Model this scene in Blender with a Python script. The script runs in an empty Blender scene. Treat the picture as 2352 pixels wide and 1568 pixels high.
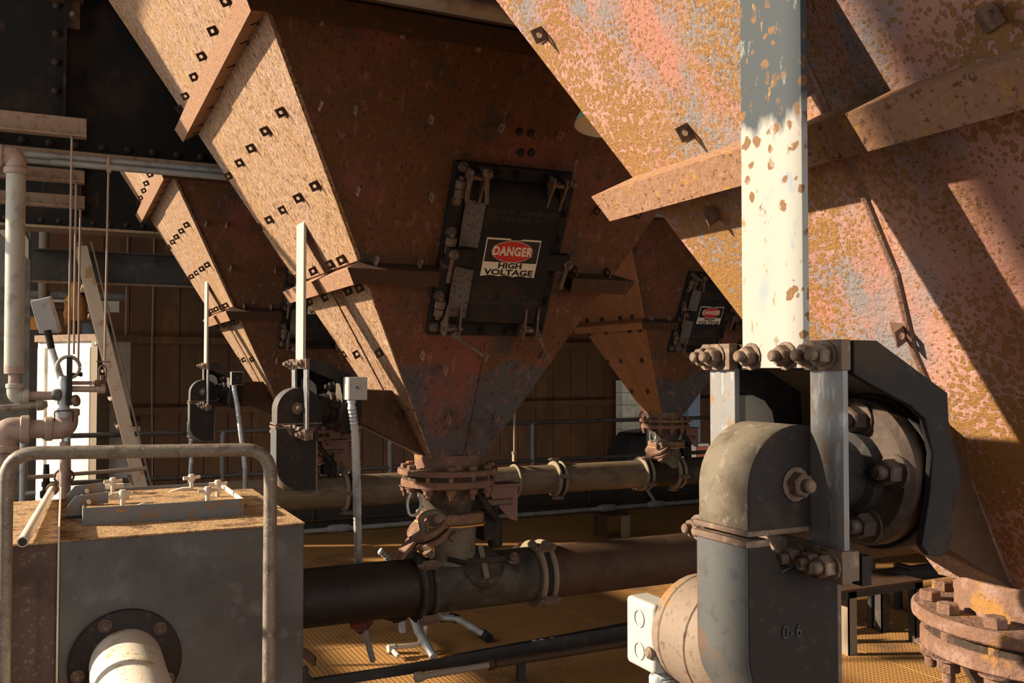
import bpy, math, random
from mathutils import Vector as V3, Matrix, Quaternion
random.seed(7)
C = bpy.context.scene.collection
SC = bpy.context.scene
PI = math.pi

# ------------------------------------------------------------------ camera, sky, sun, exposure
PITCH, YAW, CAMZ = math.radians(1.66), math.radians(25.78), 1.8
cam = bpy.data.cameras.new('camera')
cam.sensor_width = 36.0
cam.lens = 36.0 * 2122.0 / 2352.0
cam.clip_start = 0.05
cam_ob = bpy.data.objects.new('camera', cam)
cam_ob.location = (0, 0, CAMZ)
cam_ob.rotation_euler = (PI / 2 + PITCH, 0, -YAW)
C.objects.link(cam_ob)
SC.camera = cam_ob

world = bpy.data.worlds.new('sky')
SC.world = world
world.use_nodes = True
bg = world.node_tree.nodes['Background']
bg.inputs['Color'].default_value = (1.0, 0.95, 0.89, 1)
bg.inputs['Strength'].default_value = 2.7

SUN_DIR = V3((0.84, -0.36, -0.365)).normalized()          # the way the sunlight travels
sun = bpy.data.lights.new('sun', 'SUN')
sun.energy = 13.0
sun.color = (1.0, 0.83, 0.60)
sun.angle = math.radians(1.2)
sun_ob = bpy.data.objects.new('sun', sun)
sun_ob.rotation_euler = SUN_DIR.to_track_quat('-Z', 'Y').to_euler()
sun_ob.location = (-8, 8, 9)
C.objects.link(sun_ob)

SC.view_settings.view_transform = 'Standard'
SC.view_settings.look = 'None'
SC.view_settings.exposure = 0.0
SC.view_settings.gamma = 1.0
SC.view_settings.use_curve_mapping = False
SC.cycles.use_denoising = True
SC.cycles.max_bounces = 6
SC.cycles.diffuse_bounces = 4
SC.cycles.sample_clamp_indirect = 4.0

# ------------------------------------------------------------------ materials
def mat(name, base, layers=(), rough=0.8, metal=0.0, bump=(), spec=0.3):
    """base colour, then layers of (kind, colour, scale, lo, hi[, stretch]) blended over it by noise in world space"""
    m = bpy.data.materials.new(name)
    m.use_nodes = True
    nt = m.node_tree
    N, L = nt.nodes, nt.links
    bs = N['Principled BSDF']
    bs.inputs['Roughness'].default_value = rough
    bs.inputs['Metallic'].default_value = metal
    bs.inputs['Specular IOR Level'].default_value = spec
    geo = N.new('ShaderNodeNewGeometry')
    def tex(kind, scale, stretch, detail=6.0):
        src = geo.outputs['Position']
        if stretch:
            mp = N.new('ShaderNodeMapping')
            if len(stretch) > 3:                     # grain running up the sloping left face
                mp.vector_type = 'TEXTURE'
                mp.inputs['Rotation'].default_value = (0, -math.atan(0.5523), 0)
                mp.inputs['Scale'].default_value = [1.0 / k for k in stretch[:3]]
            else:
                mp.inputs['Scale'].default_value = stretch
            L.new(src, mp.inputs['Vector'])
            src = mp.outputs['Vector']
        if kind == 'spots':
            nz = N.new('ShaderNodeTexNoise')
            nz.inputs['Scale'].default_value = scale * 1.3
            nz.inputs['Detail'].default_value = 3
            L.new(src, nz.inputs['Vector'])
            ad = N.new('ShaderNodeVectorMath'); ad.operation = 'MULTIPLY_ADD'
            L.new(nz.outputs['Color'], ad.inputs[0])
            ad.inputs[1].default_value = (0.9 / scale,) * 3
            L.new(src, ad.inputs[2])
            t = N.new('ShaderNodeTexVoronoi')
            t.inputs['Scale'].default_value = scale
            L.new(ad.outputs[0], t.inputs['Vector'])
            return t.outputs['Distance']
        t = N.new('ShaderNodeTexNoise')
        t.inputs['Scale'].default_value = scale
        t.inputs['Detail'].default_value = detail
        t.inputs['Roughness'].default_value = 0.62
        L.new(src, t.inputs['Vector'])
        return t.outputs['Fac']
    col = None
    if callable(base):
        col = base(nt, geo)
    masks = []
    for ly in layers:
        kind, c, scale, lo, hi = ly[:5]
        st = ly[5] if len(ly) > 5 else None
        gate = ly[6] if len(ly) > 6 else None
        o = tex(kind, scale, st)
        mr = N.new('ShaderNodeMapRange')
        mr.inputs['From Min'].default_value = lo
        mr.inputs['From Max'].default_value = hi
        L.new(o, mr.inputs['Value'])
        if kind == 'spots' and gate and len(gate) == 5:
            g = tex('noise', gate[0], gate[4], 4.0)
            ma = N.new('ShaderNodeMath'); ma.operation = 'MULTIPLY_ADD'
            L.new(g, ma.inputs[0]); ma.inputs[1].default_value = -gate[1]; ma.inputs[2].default_value = gate[1] * gate[2]
            ad = N.new('ShaderNodeMath'); ad.operation = 'ADD'
            L.new(o, ad.inputs[0]); L.new(ma.outputs[0], ad.inputs[1])
            L.new(ad.outputs[0], mr.inputs['Value'])
            gate = None
        fac = mr.outputs[0]
        if gate:
            g = tex('noise', gate[0], gate[3] if len(gate) > 3 else None, 4.0)
            m2 = N.new('ShaderNodeMapRange')
            m2.inputs['From Min'].default_value = gate[1]
            m2.inputs['From Max'].default_value = gate[2]
            L.new(g, m2.inputs['Value'])
            mu = N.new('ShaderNodeMath'); mu.operation = 'MULTIPLY'
            L.new(fac, mu.inputs[0]); L.new(m2.outputs[0], mu.inputs[1])
            fac = mu.outputs[0]
        masks.append(fac)
        mx = N.new('ShaderNodeMix'); mx.data_type = 'RGBA'
        L.new(fac, mx.inputs['Factor'])
        if col is None:
            mx.inputs['A'].default_value = (*base, 1)
        else:
            L.new(col, mx.inputs['A'])
        mx.inputs['B'].default_value = (*c, 1)
        col = mx.outputs['Result']
    if col is None:
        bs.inputs['Base Color'].default_value = (*base, 1)
    else:
        L.new(col, bs.inputs['Base Color'])
    nrm = None
    for b in bump:
        kind, scale, strength, dist = b[:4]
        if kind == 'mask':
            src = masks[scale]
        elif kind == 'lugs':
            src = lugs(nt, geo)
        else:
            src = tex(kind, scale, b[4] if len(b) > 4 else None, 5.0)
        bp = N.new('ShaderNodeBump')
        bp.inputs['Strength'].default_value = strength
        bp.inputs['Distance'].default_value = dist
        L.new(src, bp.inputs['Height'])
        if nrm: L.new(nrm, bp.inputs['Normal'])
        nrm = bp.outputs['Normal']
    if nrm: L.new(nrm, bs.inputs['Normal'])
    return m

def lugs(nt, geo):
    """raised lugs of a checker plate"""
    N, L = nt.nodes, nt.links
    sp = N.new('ShaderNodeSeparateXYZ')
    L.new(geo.outputs['Position'], sp.inputs[0])
    outs = []
    for a, b in ((105.0, 105.0), (105.0, -105.0)):
        m1 = N.new('ShaderNodeMath'); m1.operation = 'MULTIPLY'; m1.inputs[1].default_value = a
        L.new(sp.outputs['X'], m1.inputs[0])
        m2 = N.new('ShaderNodeMath'); m2.operation = 'MULTIPLY_ADD'; m2.inputs[1].default_value = b
        L.new(sp.outputs['Y'], m2.inputs[0]); L.new(m1.outputs[0], m2.inputs[2])
        s = N.new('ShaderNodeMath'); s.operation = 'SINE'
        L.new(m2.outputs[0], s.inputs[0])
        outs.append(s.outputs[0])
    mu = N.new('ShaderNodeMath'); mu.operation = 'MULTIPLY'
    L.new(outs[0], mu.inputs[0]); L.new(outs[1], mu.inputs[1])
    mr = N.new('ShaderNodeMapRange')
    mr.inputs['From Min'].default_value = 0.15; mr.inputs['From Max'].default_value = 0.6
    L.new(mu.outputs[0], mr.inputs['Value'])
    return mr.outputs[0]

def floor_base(nt, geo):
    N, L = nt.nodes, nt.links
    mx = N.new('ShaderNodeMix'); mx.data_type = 'RGBA'
    L.new(lugs(nt, geo), mx.inputs['Factor'])
    mx.inputs['A'].default_value = (0.38, 0.195, 0.06, 1)
    mx.inputs['B'].default_value = (0.17, 0.08, 0.025, 1)
    return mx.outputs['Result']

SLP = (1, 1, 0.6, 'L')
SLB = (1, 1, 0.13, 'L')
M = {}
def front_base(nt, geo):
    """brown rust, worn down to blue grey steel on the lowest part of the hopper"""
    N, L = nt.nodes, nt.links
    sp = N.new('ShaderNodeSeparateXYZ'); L.new(geo.outputs['Position'], sp.inputs[0])
    nz = N.new('ShaderNodeTexNoise'); nz.inputs['Scale'].default_value = 3.2; nz.inputs['Detail'].default_value = 5
    L.new(geo.outputs['Position'], nz.inputs['Vector'])
    ad = N.new('ShaderNodeMath'); ad.operation = 'MULTIPLY_ADD'; ad.inputs[1].default_value = 0.75
    L.new(nz.outputs['Fac'], ad.inputs[0]); L.new(sp.outputs['Z'], ad.inputs[2])
    mr = N.new('ShaderNodeMapRange'); mr.inputs['From Min'].default_value = 2.17; mr.inputs['From Max'].default_value = 2.14
    L.new(ad.outputs[0], mr.inputs['Value'])
    mx = N.new('ShaderNodeMix'); mx.data_type = 'RGBA'
    L.new(mr.outputs[0], mx.inputs['Factor'])
    mx.inputs['A'].default_value = (0.108, 0.049, 0.021, 1); mx.inputs['B'].default_value = (0.072, 0.070, 0.076, 1)
    return mx.outputs['Result']
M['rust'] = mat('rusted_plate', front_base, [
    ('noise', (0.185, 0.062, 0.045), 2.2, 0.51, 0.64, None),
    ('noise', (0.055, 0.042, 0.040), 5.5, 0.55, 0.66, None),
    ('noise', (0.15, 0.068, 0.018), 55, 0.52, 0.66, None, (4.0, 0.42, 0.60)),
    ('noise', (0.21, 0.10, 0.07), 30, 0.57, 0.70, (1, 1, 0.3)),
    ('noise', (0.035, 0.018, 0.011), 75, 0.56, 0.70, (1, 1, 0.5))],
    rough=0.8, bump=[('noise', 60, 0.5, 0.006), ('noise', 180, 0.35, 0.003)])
M['rust_far'] = mat('orange_rusted_plate', (0.32, 0.135, 0.052), [
    ('noise', (0.38, 0.165, 0.11), 2.6, 0.50, 0.64, None),
    ('noise', (0.38, 0.18, 0.05), 12, 0.50, 0.66, None),
    ('noise', (0.08, 0.04, 0.022), 60, 0.58, 0.70, (1, 1, 0.5))],
    rough=0.8, bump=[('noise', 60, 0.5, 0.006), ('noise', 180, 0.35, 0.003)])
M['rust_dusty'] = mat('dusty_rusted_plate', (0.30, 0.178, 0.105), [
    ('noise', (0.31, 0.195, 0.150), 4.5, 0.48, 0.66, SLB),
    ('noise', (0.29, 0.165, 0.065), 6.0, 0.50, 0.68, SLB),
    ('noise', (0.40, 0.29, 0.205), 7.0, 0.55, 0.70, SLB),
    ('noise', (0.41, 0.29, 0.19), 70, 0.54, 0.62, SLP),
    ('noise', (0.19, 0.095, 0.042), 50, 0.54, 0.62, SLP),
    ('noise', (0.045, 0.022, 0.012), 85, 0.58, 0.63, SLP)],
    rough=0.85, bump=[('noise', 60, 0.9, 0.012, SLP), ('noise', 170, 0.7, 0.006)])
M['rust_pink'] = mat('pink_primer_with_rust_spots', (0.38, 0.20, 0.16), [
    ('noise', (0.185, 0.17, 0.18), 1.9, 0.48, 0.57, None),
    ('noise', (0.34, 0.155, 0.12), 7, 0.50, 0.62, (1, 1, 0.4)),
    ('spots', (0.19, 0.09, 0.035), 98, 0.37, 0.33, None, (2.4, 2.6, 0.462, 0, None)),
    ('spots', (0.235, 0.122, 0.038), 98, 0.30, 0.22, None, (2.4, 2.6, 0.462, 0, None)),
    ('noise', (0.25, 0.13, 0.042), 70, 0.50, 0.60, None, (2.1, 0.515, 0.565)),
    ('noise', (0.31, 0.19, 0.125), 130, 0.54, 0.62, None, (2.1, 0.505, 0.56)),
    ('noise', (0.14, 0.068, 0.032), 105, 0.58, 0.66, None, (2.1, 0.46, 0.55))],
    rough=0.75, bump=[('mask', 2, 0.6, 0.004), ('noise', 120, 0.6, 0.006)])
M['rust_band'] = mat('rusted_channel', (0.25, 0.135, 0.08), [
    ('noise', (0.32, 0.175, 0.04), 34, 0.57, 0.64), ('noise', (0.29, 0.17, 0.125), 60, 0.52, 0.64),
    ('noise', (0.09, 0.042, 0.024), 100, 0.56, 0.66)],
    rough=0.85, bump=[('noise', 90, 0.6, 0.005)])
M['flange'] = mat('scaly_rusted_flange', (0.155, 0.085, 0.06), [
    ('noise', (0.22, 0.135, 0.105), 30, 0.52, 0.62), ('noise', (0.25, 0.125, 0.035), 14, 0.56, 0.64),
    ('noise', (0.10, 0.055, 0.04), 60, 0.58, 0.68)],
    rough=0.9, bump=[('noise', 70, 0.8, 0.008), ('noise', 25, 0.5, 0.008)])
M['nut'] = mat('dark_rusted_nut', (0.028, 0.017, 0.012), [('noise', (0.07, 0.035, 0.02), 60, 0.52, 0.66)],
               rough=0.8, bump=[('noise', 120, 0.4, 0.003)])
M['nut_brown'] = mat('brown_rusted_nut', (0.125, 0.072, 0.05), [('noise', (0.07, 0.04, 0.027), 60, 0.52, 0.66)], rough=0.8)
M['clip_lit'] = mat('lit_brown_clip', (0.24, 0.15, 0.11), [('noise', (0.14, 0.08, 0.055), 60, 0.52, 0.66)], rough=0.8)  # brown clip colour lightened for the front clips, which catch more light
M['bolt'] = mat('brown_rusted_bolt', (0.13, 0.088, 0.066), [('noise', (0.22, 0.155, 0.11), 50, 0.52, 0.64)],
                rough=0.7, metal=0.2, bump=[('noise', 120, 0.4, 0.003)])
M['band_shaded'] = mat('shaded_rusted_channel', (0.060, 0.030, 0.016), [('noise', (0.10, 0.045, 0.014), 30, 0.54, 0.66), ('noise', (0.05, 0.025, 0.015), 90, 0.58, 0.68)], rough=0.85, bump=[('noise', 90, 0.6, 0.005)])  # rusted channel again, its colour darkened for shade on front bands and nozzles
M['iron'] = mat('black_cast_iron', (0.020, 0.018, 0.0175), [
    ('noise', (0.042, 0.027, 0.018), 7, 0.52, 0.66), ('noise', (0.038, 0.035, 0.033), 70, 0.58, 0.70)],
    rough=0.75, spec=0.15, bump=[('noise', 90, 0.35, 0.003)])
M['dark_flange'] = mat('dark_rusted_flange', (0.062, 0.042, 0.032), [('noise', (0.12, 0.085, 0.065), 40, 0.54, 0.66), ('noise', (0.035, 0.022, 0.017), 9, 0.50, 0.62)], rough=0.7, bump=[('noise', 90, 0.4, 0.003)])
M['door_lit_side'] = mat('lit_grey_iron', (0.125, 0.108, 0.095), [('noise', (0.06, 0.05, 0.042), 90, 0.50, 0.62)], rough=0.85)  # door iron lightened in colour where its left side faces the light
M['raised_guard'] = mat('raised_guard_mark', (0.045, 0.039, 0.036), rough=0.7)
M['guard'] = mat('dark_grey_painted_steel', (0.024, 0.0195, 0.0175), [
    ('noise', (0.042, 0.028, 0.020), 11, 0.55, 0.66), ('noise', (0.042, 0.038, 0.036), 40, 0.58, 0.70)],
    rough=0.7, spec=0.12, bump=[('noise', 90, 0.25, 0.002)])
M['guard_side'] = mat('blue_grey_guard_side', (0.085, 0.087, 0.092), [('noise', (0.12, 0.082, 0.058), 11, 0.57, 0.66), ('noise', (0.058, 0.058, 0.061), 30, 0.55, 0.68)], rough=0.5, metal=0.2, bump=[('noise', 90, 0.25, 0.002)])
M['steel'] = mat('scuffed_bare_steel', (0.17, 0.168, 0.168), [
    ('noise', (0.115, 0.12, 0.135), 9, 0.48, 0.62, (1, 1, 0.4)), ('noise', (0.19, 0.12, 0.075), 34, 0.55, 0.66),
    ('noise', (0.30, 0.30, 0.295), 60, 0.56, 0.68, (1, 1, 0.3))],
    rough=0.5, metal=0.2, bump=[('noise', 120, 0.2, 0.002)])
def strap_base(nt, geo):
    """white paint low down, blue grey paint with shade put into the colour high up on the strap"""
    N, L = nt.nodes, nt.links
    sp = N.new('ShaderNodeSeparateXYZ'); L.new(geo.outputs['Position'], sp.inputs[0])
    nz = N.new('ShaderNodeTexNoise'); nz.inputs['Scale'].default_value = 22; nz.inputs['Detail'].default_value = 6
    mp = N.new('ShaderNodeMapping'); mp.inputs['Scale'].default_value = (1, 1, 0.45)
    L.new(geo.outputs['Position'], mp.inputs['Vector']); L.new(mp.outputs[0], nz.inputs['Vector'])
    ad = N.new('ShaderNodeMath'); ad.operation = 'MULTIPLY_ADD'; ad.inputs[1].default_value = 0.30
    L.new(nz.outputs['Fac'], ad.inputs[0]); L.new(sp.outputs['Z'], ad.inputs[2])
    mr = N.new('ShaderNodeMapRange'); mr.inputs['From Min'].default_value = 2.30; mr.inputs['From Max'].default_value = 2.345
    L.new(ad.outputs[0], mr.inputs['Value'])
    mx = N.new('ShaderNodeMix'); mx.data_type = 'RGBA'
    L.new(mr.outputs[0], mx.inputs['Factor'])
    mx.inputs['A'].default_value = (0.29, 0.287, 0.272, 1); mx.inputs['B'].default_value = (0.048, 0.058, 0.068, 1)  # upper colour holds a shadow as well as the grey paint
    return mx.outputs['Result']
M['strap'] = mat('chipped_white_paint', strap_base, [
    ('noise', (0.22, 0.25, 0.28), 16, 0.60, 0.66, (1, 1, 0.5)),
    ('spots', (0.15, 0.085, 0.045), 38, 0.36, 0.30, None, (11.0, 0.47, 0.53)),
    ('noise', (0.28, 0.15, 0.06), 60, 0.63, 0.69, (1, 1, 0.5))],
    rough=0.7, spec=0.1, bump=[('mask', 1, -0.4, 0.003)])
M['strap_dull'] = mat('dusty_white_paint', (0.33, 0.305, 0.265), [('noise', (0.30, 0.235, 0.17), 40, 0.60, 0.70)], rough=0.6)
M['tank'] = mat('worn_grey_paint', (0.092, 0.088, 0.086), [
    ('noise', (0.062, 0.057, 0.056), 3.0, 0.46, 0.64), ('noise', (0.125, 0.123, 0.122), 8, 0.56, 0.68),
    ('noise', (0.06, 0.032, 0.02), 14, 0.655, 0.69), ('noise', (0.045, 0.033, 0.028), 55, 0.67, 0.71)],
    rough=0.5, bump=[('noise', 6, 0.2, 0.01), ('noise', 60, 0.15, 0.002)])
M['tank_top'] = mat('rust_dust_on_steel', (0.36, 0.215, 0.10), [
    ('noise', (0.50, 0.34, 0.18), 55, 0.50, 0.60), ('noise', (0.15, 0.075, 0.036), 11, 0.50, 0.62),
    ('noise', (0.60, 0.45, 0.28), 110, 0.57, 0.65), ('noise', (0.13, 0.06, 0.03), 90, 0.58, 0.66)],
    rough=0.9, bump=[('noise', 110, 1.0, 0.010)])
M['side_box'] = mat('brown_stained_steel', (0.085, 0.055, 0.046), [
    ('noise', (0.17, 0.135, 0.105), 70, 0.56, 0.66), ('noise', (0.06, 0.038, 0.03), 6, 0.50, 0.62)],
    rough=0.75, bump=[('noise', 90, 0.3, 0.003)])
M['hatch'] = mat('chipped_light_grey_paint', (0.16, 0.165, 0.17), [
    ('noise', (0.24, 0.13, 0.06), 26, 0.57, 0.62), ('noise', (0.12, 0.08, 0.06), 60, 0.62, 0.67)],
    rough=0.6, bump=[('noise', 60, 0.2, 0.003)])
M['cream'] = mat('dusty_cream_steel', (0.56, 0.48, 0.39), [('noise', (0.36, 0.22, 0.12), 40, 0.58, 0.68)], rough=0.6)
M['stub'] = mat('pitted_cream_pipe', (0.58, 0.52, 0.44), [
    ('noise', (0.42, 0.30, 0.15), 20, 0.58, 0.66), ('spots', (0.12, 0.08, 0.06), 70, 0.22, 0.15, None, (8.0, 0.48, 0.6))],
    rough=0.55, bump=[('noise', 120, 0.3, 0.002)])
M['dark_pipe'] = mat('dark_rust_brown_pipe', (0.021, 0.0125, 0.009), [
    ('noise', (0.013, 0.009, 0.007), 5, 0.46, 0.60, (0.4, 1, 1)), ('noise', (0.055, 0.045, 0.036), 45, 0.60, 0.70)],
    rough=0.6, bump=[('noise', 70, 0.25, 0.003)])
M['tee'] = mat('dirty_grey_cast_pipe', (0.044, 0.034, 0.026), [
    ('noise', (0.072, 0.06, 0.044), 12, 0.50, 0.64), ('noise', (0.024, 0.018, 0.014), 7, 0.52, 0.62)],
    rough=0.7, bump=[('noise', 80, 0.4, 0.004)])
M['tan_pipe'] = mat('weathered_tan_pipe', (0.155, 0.11, 0.068), [
    ('noise', (0.095, 0.066, 0.042), 9, 0.50, 0.62, (0.35, 1, 1)), ('noise', (0.21, 0.165, 0.115), 14, 0.57, 0.66, (0.3, 1, 1))],
    rough=0.7, bump=[('noise', 60, 0.2, 0.003)])
M['clamp'] = mat('dusty_olive_clamp', (0.19, 0.15, 0.105), [('noise', (0.20, 0.15, 0.105), 25, 0.52, 0.64)],
                 rough=0.65, bump=[('noise', 60, 0.3, 0.003)])
M['valve'] = mat('mottled_grey_valve_body', (0.125, 0.105, 0.078), [
    ('noise', (0.078, 0.06, 0.042), 16, 0.48, 0.62), ('noise', (0.19, 0.165, 0.13), 50, 0.58, 0.68)],
    rough=0.75, bump=[('noise', 70, 0.4, 0.004)])
M['red_plate'] = mat('reddish_primer_plate', (0.17, 0.09, 0.075), [('noise', (0.20, 0.12, 0.10), 20, 0.50, 0.62)], rough=0.8)
M['galv'] = mat('galvanised_tube', (0.42, 0.45, 0.47), [('noise', (0.30, 0.32, 0.33), 18, 0.50, 0.64)], rough=0.45, metal=0.3)
M['galv_dull'] = mat('dull_grey_conduit', (0.30, 0.305, 0.30), [('noise', (0.22, 0.21, 0.20), 14, 0.50, 0.64)], rough=0.55, metal=0.2)
M['rail'] = mat('brown_grey_rail_tube', (0.20, 0.17, 0.14), [
    ('noise', (0.125, 0.098, 0.078), 20, 0.50, 0.64), ('noise', (0.30, 0.265, 0.22), 90, 0.56, 0.66)],
    rough=0.5, metal=0.2, bump=[('noise', 150, 0.3, 0.002)])
M['far_rail'] = mat('dark_grey_rail', (0.13, 0.118, 0.105), [('noise', (0.085, 0.07, 0.058), 10, 0.50, 0.62)], rough=0.5)
M['dust_pipe'] = mat('pinkish_dusty_pipe', (0.29, 0.215, 0.18), [('noise', (0.20, 0.14, 0.112), 22, 0.52, 0.64)],
                     rough=0.8, bump=[('noise', 90, 0.2, 0.002)])
M['grey_pipe'] = mat('grey_painted_pipe', (0.30, 0.285, 0.245), [('noise', (0.21, 0.19, 0.16), 16, 0.52, 0.66)],
                     rough=0.55, bump=[('noise', 90, 0.2, 0.002)])
M['arm'] = mat('dusty_brown_angle', (0.24, 0.165, 0.115), [('noise', (0.16, 0.105, 0.072), 30, 0.50, 0.64)],
               rough=0.85, bump=[('noise', 120, 0.4, 0.003)])
M['rod'] = mat('brown_steel_rod', (0.27, 0.20, 0.155), rough=0.6)
M['girder'] = mat('black_painted_girder', (0.014, 0.0135, 0.012), [
    ('noise', (0.036, 0.022, 0.017), 2.5, 0.52, 0.64), ('noise', (0.045, 0.028, 0.024), 9, 0.62, 0.68, (1, 1, 0.3))],
    rough=0.8, spec=0.1, bump=[('noise', 40, 0.2, 0.003)])
M['flange_dust'] = mat('dust_on_flange', (0.27, 0.19, 0.12), [('noise', (0.16, 0.11, 0.08), 30, 0.5, 0.64)], rough=0.9)
M['grey_beam'] = mat('slate_grey_beam', (0.062, 0.060, 0.058), [('noise', (0.085, 0.088, 0.09), 6, 0.56, 0.66), ('noise', (0.045, 0.038, 0.034), 4, 0.5, 0.64)], rough=0.6)
M['wall'] = mat('brown_rusted_sheet', (0.105, 0.046, 0.018), [
    ('noise', (0.075, 0.035, 0.017), 1.2, 0.46, 0.62, (1, 1, 0.4)), ('noise', (0.14, 0.062, 0.018), 3.5, 0.56, 0.66, (1, 1, 0.3))],
    rough=0.8)
M['shell'] = mat('dark_building_shell', (0.07, 0.055, 0.045), [('noise', (0.05, 0.04, 0.035), 1.5, 0.45, 0.6)], rough=0.9)
M['concrete'] = mat('stained_concrete', (0.17, 0.165, 0.145), [
    ('noise', (0.10, 0.095, 0.082), 7, 0.48, 0.62), ('noise', (0.08, 0.07, 0.06), 30, 0.62, 0.68)],
    rough=0.85, bump=[('noise', 40, 0.4, 0.006)])
M['curb'] = mat('dark_stained_kerb', (0.035, 0.031, 0.027), [('noise', (0.05, 0.042, 0.035), 3, 0.5, 0.64)], rough=0.85)
M['white'] = mat('white_cabinet_paint', (0.82, 0.78, 0.70), [('noise', (0.46, 0.30, 0.19), 10, 0.62, 0.67), ('noise', (0.60, 0.54, 0.46), 3, 0.5, 0.65)], rough=0.6)
M['stair'] = mat('pale_steel', (0.62, 0.50, 0.38), [('noise', (0.45, 0.28, 0.15), 9, 0.54, 0.64)], rough=0.7)  # pale tan base with browner patches
M['brown_steel'] = mat('brown_painted_steel', (0.062, 0.032, 0.017), [('noise', (0.042, 0.022, 0.012), 12, 0.5, 0.64)], rough=0.7)
M['orange'] = mat('orange_rusted_flange', (0.52, 0.24, 0.07), [('noise', (0.34, 0.15, 0.06), 14, 0.5, 0.62)], rough=0.8)
M['drum'] = mat('dark_blue_grey_drum', (0.09, 0.10, 0.115), rough=0.5)
M['floor'] = mat('rusted_checker_plate', floor_base, [
    ('noise', (0.15, 0.078, 0.034), 1.5, 0.54, 0.70),
    ('noise', (0.26, 0.10, 0.04), 30, 0.64, 0.70)],
    rough=0.75, bump=[('lugs', 0, 0.7, 0.004), ('noise', 120, 0.2, 0.002)])
M['channel'] = mat('dark_steel_channel', (0.030, 0.027, 0.026), [('noise', (0.06, 0.042, 0.03), 20, 0.56, 0.66), ('noise', (0.025, 0.019, 0.016), 4, 0.5, 0.62)], rough=0.6, bump=[('noise', 60, 0.2, 0.003)])
M['motor'] = mat('rust_dusted_motor', (0.18, 0.135, 0.105), [
    ('noise', (0.24, 0.125, 0.045), 9, 0.54, 0.62), ('noise', (0.12, 0.078, 0.058), 70, 0.57, 0.65)],
    rough=0.65, bump=[('noise', 120, 0.35, 0.003)])
M['box_white'] = mat('white_junction_box_paint', (0.36, 0.36, 0.35), [('noise', (0.30, 0.23, 0.165), 20, 0.62, 0.70)], rough=0.5)
M['box_grey'] = mat('grey_junction_box_paint', (0.35, 0.345, 0.32), [('noise', (0.24, 0.22, 0.19), 30, 0.56, 0.68)], rough=0.5)
M['sign_white'] = mat('yellowed_sign_white', (0.72, 0.67, 0.53), [('noise', (0.30, 0.15, 0.05), 26, 0.66, 0.70), ('noise', (0.16, 0.09, 0.05), 140, 0.66, 0.70)], rough=0.4)
M['sign_black'] = mat('sign_black_enamel', (0.018, 0.017, 0.017), rough=0.45)
M['sign_red'] = mat('sign_red_enamel', (0.55, 0.035, 0.03), [('noise', (0.30, 0.02, 0.02), 20, 0.6, 0.7)], rough=0.4)
M['raised'] = mat('raised_cast_letters', (0.060, 0.055, 0.050), rough=0.55)
M['lamp_green'] = mat('green_enamel', (0.22, 0.36, 0.27), rough=0.35)
M['lamp_inside'] = mat('white_enamel', (0.72, 0.72, 0.66), rough=0.4)
M['black_cloth'] = mat('black_sheet', (0.02, 0.02, 0.021), rough=0.4)
M['blue_grey'] = mat('blue_grey_paint', (0.22, 0.27, 0.36), [('noise', (0.36, 0.30, 0.24), 14, 0.58, 0.66)], rough=0.6)
M['red_paint'] = mat('red_paint', (0.50, 0.13, 0.08), rough=0.6)
M['block'] = mat('pale_block_wall', (0.76, 0.71, 0.58), [('noise', (0.58, 0.52, 0.40), 6, 0.5, 0.64)], rough=0.9)
M['rag'] = mat('dark_red_rag', (0.14, 0.02, 0.02), [('noise', (0.05, 0.025, 0.02), 30, 0.46, 0.56)], rough=0.9)

# ------------------------------------------------------------------ mesh building
def frame(n, up=None):
    """x, y, z columns with z along n"""
    z = V3(n).normalized()
    u = V3(up) if up else (V3((0, 0, 1)) if abs(z.z) < 0.9 else V3((1, 0, 0)))
    x = u.cross(z).normalized()
    return x, z.cross(x), z

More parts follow.
